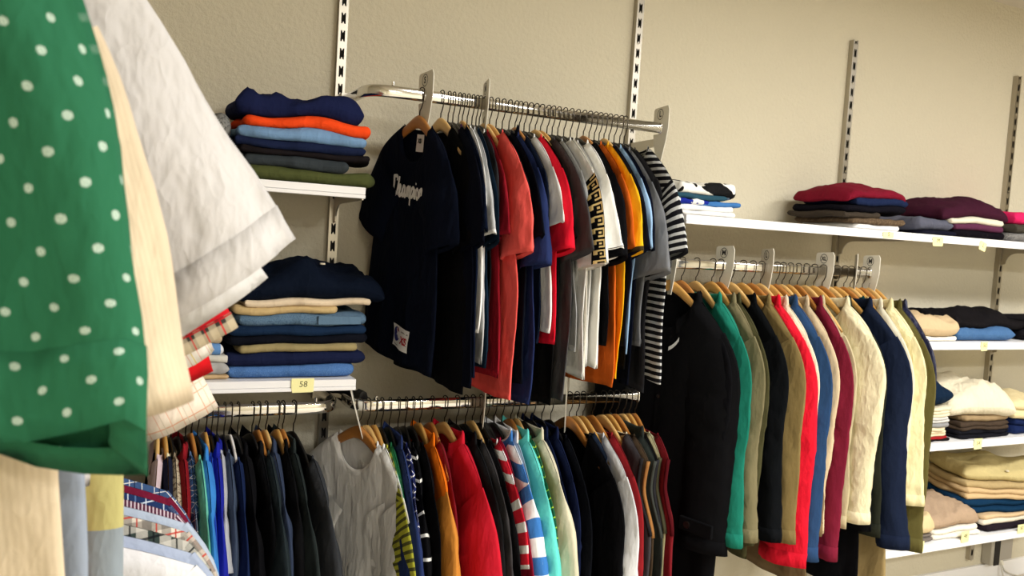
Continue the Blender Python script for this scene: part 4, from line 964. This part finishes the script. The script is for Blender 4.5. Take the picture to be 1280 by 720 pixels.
pile(sx(1232, 661), sx(1330, 645), Z3, [
    ('folded_trousers', 'trousers', 'black folded trousers at the bottom of the khaki pile', cloth((34, 28, 34)), .026, dict(n=1)),
    ('folded_shirt', 'shirt', 'white folded shirt low in the khaki pile', cloth((216, 208, 190)), .022, dict(n=1)),
    ('folded_trousers', 'trousers', 'pale beige folded trousers low in the khaki pile', cloth((206, 178, 140)), .020, dict(n=1, l=-.0)),
    ('folded_trousers', 'trousers', 'dark blue trousers slanting through the khaki pile', cloth((18, 48, 76)), .058, dict(n=2, l=-.04, rot=-.16)),
    ('folded_trousers', 'trousers', 'beige trousers with a button under the topmost khaki pair', cloth((198, 170, 128)), .045, dict(n=2, l=-.02, rot=-.24)),
    ('folded_trousers', 'trousers', 'khaki brown trousers second from the top of the slanting pile', cloth((172, 150, 108)), .026, dict(n=1, l=-.03, rot=-.28)),
    ('folded_trousers', 'trousers', 'light khaki trousers on top of the slanting pile', cloth((188, 172, 122)), .050, dict(n=1, l=-.0, cr=0.024, rot=-.32, button=(-.1, -.1), dome=0.01))], F4)

# ------------------------------------------------------------------ size dividers
def divider(px, py, rz_, letter, label, group='size dividers', lean=0., rot=0.):
    """white plastic plate hooked over a rail, a ringed size letter near its top"""
    x = at(px, py, RY).x
    e = empty('size_divider', (x, RY, rz_), FRONT+R(rot), label, 'size divider', group)
    if lean: e.rotation_euler = (0, 0, FRONT+R(rot)); e.rotation_euler.rotate_axis('X', lean)
    out = [(-.034, .062), (-.040, .056), (-.040, .019), (-.0085, .019), (-.0085, -.017), (-.036, -.017), (-.032, -.045), (-.012, -.098), (.016, -.098), (.034, -.04), (.042, .0), (.042, .054), (.034, .066)]
    MB().prism(out, 'y', -.0012, .0012).build('plate', M['plastic'], e, bevel=.0004)
    if letter:
        V, F = text_mesh(letter, .024 if len(letter) == 1 else .018, 0, .0008); V = V+[-.004, .042, 0]
        mk('size_letter', np.stack([V[:, 0], np.full(len(V), -.0017), V[:, 1]], -1), F, M['ink'], e, smooth=False)
        V, F = arc(-.004, .042, .0145, .0165, 0, 2*PI, 25)
        mk('ring', [(p[0], -.0017, p[1]) for p in V], F, M['ink'], e, smooth=False)
divider(532, 117, RZU, 'S', 'white size divider with ringed S at the left of the tee rail', rot=8)
divider(607, 127, RZU, 'M', 'white size divider among the tee hangers, seen nearly edge-on', rot=-12)
divider(826, 157, RZU, 'L', 'white size divider with ringed L at the right end of the tee rail', rot=-2)
divider(839, 331, RZR, 'S', 'narrow white size divider at the left end of the jacket rail', rot=-14)
divider(905, 335, RZR, 'M', 'white size divider with ringed M above the khaki grey jacket', rot=4)
divider(958, 337, RZR, 'L', 'white size divider with ringed L above the red jacket', rot=-14)
divider(1030, 340, RZR, 'XL', 'white size divider with ringed XL above the cream jacket', rot=0)
divider(1069, 342, RZR, None, 'blank white size divider seen nearly edge-on, right on the jacket rail', rot=-42)
divider(1088, 343, RZR, 'M', 'white size divider with a ringed letter at the right end of the jacket rail', rot=-6)
divider(444, 506, RZL, None, 'leaning white size divider at the left end of the lower middle rail', rot=-14, lean=R(16))
divider(604, 500, RZL, None, 'blank white size divider under the coral tee', rot=-16)
divider(709, 495, RZL, None, 'grey white size divider standing among the vests and shirts', rot=-34)

# ------------------------------------------------------------------ number tags on the shelf edges
def ptag(px, py, txt, label, wd=.052, ht=.036, rot=0., up=.008):
    p = at(px, py, SHF-.004)
    e = empty('number_tag', (p.x, SHF-.0028, p.z), 0, label, 'label', 'yellow number tags')
    m = MB(); pts = [(-wd/2, -ht/2), (wd/2, -ht/2+.001), (wd/2+.001, ht/2), (-wd/2-.003, ht/2), (-wd/2-.003, -ht/2+.012)]
    c, s = math.cos(rot), math.sin(rot)
    m.prism([(x*c-z*s, x*s+z*c) for x, z in pts], 'y', -.0006, 0); m.build('paper', M['paper'], e)
    V, F = text_mesh(txt, .021 if len(txt) < 3 else .016, .08, 0); V = V+[0, .003, 0]
    x, z = V[:, 0]*c-V[:, 1]*s, V[:, 0]*s+V[:, 1]*c
    mk('number', np.stack([x, np.full(len(V), -.0011), z], -1), F, M['pencil'], e, smooth=False)
ptag(379, 482, '58', 'yellow paper tag reading 58 under the folded jeans')
ptag(1111, 294, 'S', 'faint yellow tag on the top shelf under the crimson pile', .05, .022)
ptag(1173, 302, 'M', 'yellow tag marked M on the top shelf edge', .052, .034)
ptag(1229, 308, 'L', 'slanting yellow tag on the top shelf under the plum pile', .036, .034, -.3)
ptag(1151, 430, '48', 'yellow tag under the tan trousers', .046, .03)
ptag(1231, 433, '50', 'yellow tag under the blue jeans', .036, .036)
ptag(1223, 555, '54', 'yellow tag reading 54 under the cream shirt pile', .044, .042)
ptag(1150, 684, '46', 'yellow tag on the lowest shelf under the cream trousers', .044, .042)
ptag(1207, 671, '48', 'yellow tag on the lowest shelf under the white shirt', .042, .044)
ptag(1277, 661, '50', 'yellow tag at the right edge of the lowest shelf', .042, .036)

# ------------------------------------------------------------------ cable duct and cables low at far right
p = at(1232, 700, UPF)
e = empty('cable_duct', (p.x+.03, WALLY, 0), 0, 'grey vertical cable duct low on the wall at far right', 'duct')
MB().box(-.035, .035, -.05, -.002, .09, Z3-.06).build('casing', M['duct'], e, bevel=.003)
MB().box(-.016, .02, -.054, -.05, .09, Z3-.10).build('groove', M['dark'], e)
e = empty('junction_box', (p.x+.105, WALLY, Z3-.19), 0, 'small white box above the cable at far right', 'box')
MB().box(-.05, .05, -.045, -.002, -.10, .11).build('casing', M['greyplastic'], e, bevel=.004)
MB().tube([(.0, -.02, -.10), (.01, -.03, -.13)], circ(.008)).build('gland', M['plastic'], e)
for i, (l, pts) in enumerate((('white cable hanging in a curve at far right', [(.02, -.02, 0), (.03, -.04, -.08), (.10, -.06, -.18), (.25, -.05, -.30)]), ('thin white cable behind the hanging one at far right', [(.03, -.015, 0), (.07, -.02, -.06), (.2, -.02, -.10), (.4, -.02, -.12)]))):
    st = np.array(pts); V = []
    ex = np.concatenate([[2*st[0]-st[1]], st, [2*st[-1]-st[-2]]])
    for j in range(1, len(ex)-2):
        for q in np.linspace(0, 1, 6, endpoint=False):
            a0, a1, a2, a3 = ex[j-1:j+3]; V.append(.5*(2*a1+(a2-a0)*q+(2*a0-5*a1+4*a2-a3)*q*q+(3*a1-a0-3*a2+a3)*q**3))
    o = MB().tube(V, circ(.004 if i == 0 else .003, 6)).build('cable', M['cable'], None, smooth=True); o.location = (p.x+.09, WALLY, Z3-.30); tag(o, l, 'cable')

# ------------------------------------------------------------------ foreground rack along the left wall
FX = -.27
def frail(x, y0, y1, z, label):
    e = empty('clothes_rail', (x, (y0+y1)/2, z), 0, label, 'clothes rail', 'chrome clothes rails')
    h = (y1-y0)/2
    MB().tube([(0, -h, 0), (0, h, 0)], SEC).build('oval_tube', M['chrome'], e, smooth=True)
    for q in (-h+.03, h-.03):
        MB().box(X0-x, 0, q-.006, q+.006, -.014, .010).build('wall_arm', M['steel'], e)
frail(FX, .35, 1.62, EYE+.36, 'chrome rail of the near rack, above the picture at left')
GF = 'shirts on the near rack at left'
def fg(Y, label, mat, dx=0, rot=0, **k):
    d = dict(W=.225, H=.25, L=.74, SL=.26, th=.018, fold=.012, a0=.12, a1=.10, sth=.03, ang0=45, ang1=60, cuff=False, neck='collar', phase=Y*4, half=.19)
    d.update(k)
    return garment(k.pop('name', 'shirt') if False else 'shirt', 'shirt', (FX+dx, Y, EYE+.36+.0165), R(rot), label, mat, GF, **d)
fg(.80, 'green shirt with white dots hanging nearest at the left edge', cloth((42, 104, 74), 'dots', (206, 224, 212), .024, wr=.5), -.10, 0, SL=0.39, W=.21, H=.22, a0=.12, a1=.125, ang0=70, ang1=83, sth=0.036, fold=0.03, cuff=True, cuffrings=4, hemslant=0.085, hemtilt=0.036, L=.66, out=0.108, rise=.03, wobA=2, lens=False, pleat=0.013)
fg(.92, 'cream beige ribbed long shirt behind the green dotted shirt', cloth((222, 204, 176), 'rib', (206, 186, 156), .006), -.01, 0, SL=0.36, a0=.11, a1=0.085, ang0=64, ang1=76, L=.85, out=0.03, rise=.0)
fg(.99, 'blue grey denim shirt showing an edge behind the cream shirt', cloth((146, 156, 172)), .01, 0, L=.85, SL=.2, ang1=86, out=-0.06)
fg(1.05, 'white short-sleeved shirt with wide sleeve pointing right', cloth((204, 201, 200), wr=.6), .01, 4, SL=.36, a0=.115, a1=.095, ang0=50, ang1=54, sth=.034, cuff=True, cuffrings=3, L=.6, drop=.08, out=.03, rise=.055)
fg(1.09, 'red striped shirt showing an edge behind the denim shirt', cloth((196, 66, 60), 'vstripe', (230, 190, 90), .02), .0, 0, L=.85, SL=.2, ang1=78)
fg(1.13, 'khaki and grey colour-blocked shirt under the green shirt tail', cloth((186, 178, 118), 'block', (140, 150, 158), -.77), .04, 0, L=.9, SL=.24, ang1=78)
fg(1.17, 'second white shirt whose sleeve corner shows under the first', cloth((212, 210, 208)), .0, 0, SL=.36, a0=.105, a1=.072, ang0=48, ang1=54, L=.6, drop=.08, out=.02, rise=-.0)
fg(1.21, 'red shirt with checked sleeve turn-up behind the white sleeve', cloth((186, 24, 34)), .0, 2, SL=.36, a0=.11, a1=.075, ang0=56, ang1=64, cuff=True, cuffmat=cloth((60, 56, 50), 'plaid', (196, 180, 150), .03, (186, 24, 34)), L=.6, drop=.08, out=0.05, rise=-0.035)
fg(1.26, 'white shirt with yellow and grey checks behind the red one', cloth((228, 222, 212), 'check', (206, 150, 130), .024, (214, 190, 70)), .0, 2, SL=.38, a0=.11, a1=.065, ang0=54, ang1=62, L=.62, drop=.08, out=.015, rise=-.06)
fg(1.31, 'bright red shirt hanging behind the checked white shirt', cloth((200, 20, 28)), .0, 0, SL=.40, a0=.11, a1=.07, ang0=58, ang1=70, L=.66, drop=.08, out=0.04, rise=-0.06)
fg(1.40, 'cream shirt with faint pink checks farthest on the near rack', cloth((232, 220, 204), 'check', (222, 170, 140), .03, (210, 200, 180)), .0, 0, SL=.43, a0=.11, a1=.06, ang0=54, ang1=64, L=.7, drop=.08, out=.02, rise=-.12)
fg(1.50, 'pale pink shirt at the far end of the near rack', cloth((222, 206, 214)), -.02, 0, L=.95, SL=.2, ang1=78)
# lower tier of the near rack
LX, LZ = -.115, EYE-.42
frail(LX, 1.15, 1.80, LZ, 'lower chrome rail of the near rack, hidden by the shirts at left')
GQ = 'shirts on the lower tier of the near rack'
def fl(Y, label, mat, dx=0, rot=0, **k):
    d = dict(W=.22, H=.24, L=.66, sl='long', SL=.58, th=.016, fold=.008, a0=.10, a1=.065, sth=.024, neck='collar', phase=Y*4, half=.19, cuff=True, drop=.06); d.update(k)
    return garment('shirt', 'shirt', (LX+dx, Y, LZ+.0165), R(rot), label, mat, GQ, **d)
fl(1.700, 'blue checked shirt at the far end of the lower near tier', cloth((60, 86, 130), 'check', WHITE, .022, (20, 30, 60)), .0)
fl(1.655, 'burgundy shirt on the lower near tier', cloth((110, 22, 50)), .0)
fl(1.610, 'dark blue and white plaid shirt on the lower near tier', cloth((32, 52, 96), 'check', (200, 210, 226), .03, (90, 120, 170)), .0)
fl(1.560, 'maroon shirt with fine white stripes on the lower near tier', cloth((84, 40, 62), 'vstripe', (206, 190, 200), .006), .01)
fl(1.510, 'pale blue shirt on the lower near tier', cloth((178, 192, 212)), .02)
fl(1.465, 'cream and red plaid shirt on the lower near tier', cloth((222, 214, 200), 'plaid', (90, 84, 80), .03, (190, 60, 50)), .02)
fl(1.420, 'dark green and white plaid shirt on the lower near tier', cloth((54, 66, 62), 'plaid', (214, 210, 200), .035, (20, 24, 28)), .02)
fl(1.370, 'light grey blue shirt nearest but one on the lower near tier', cloth((168, 180, 204)), .02)
fl(1.320, 'white shirt nearest on the lower near tier', cloth((226, 226, 230)), .02)
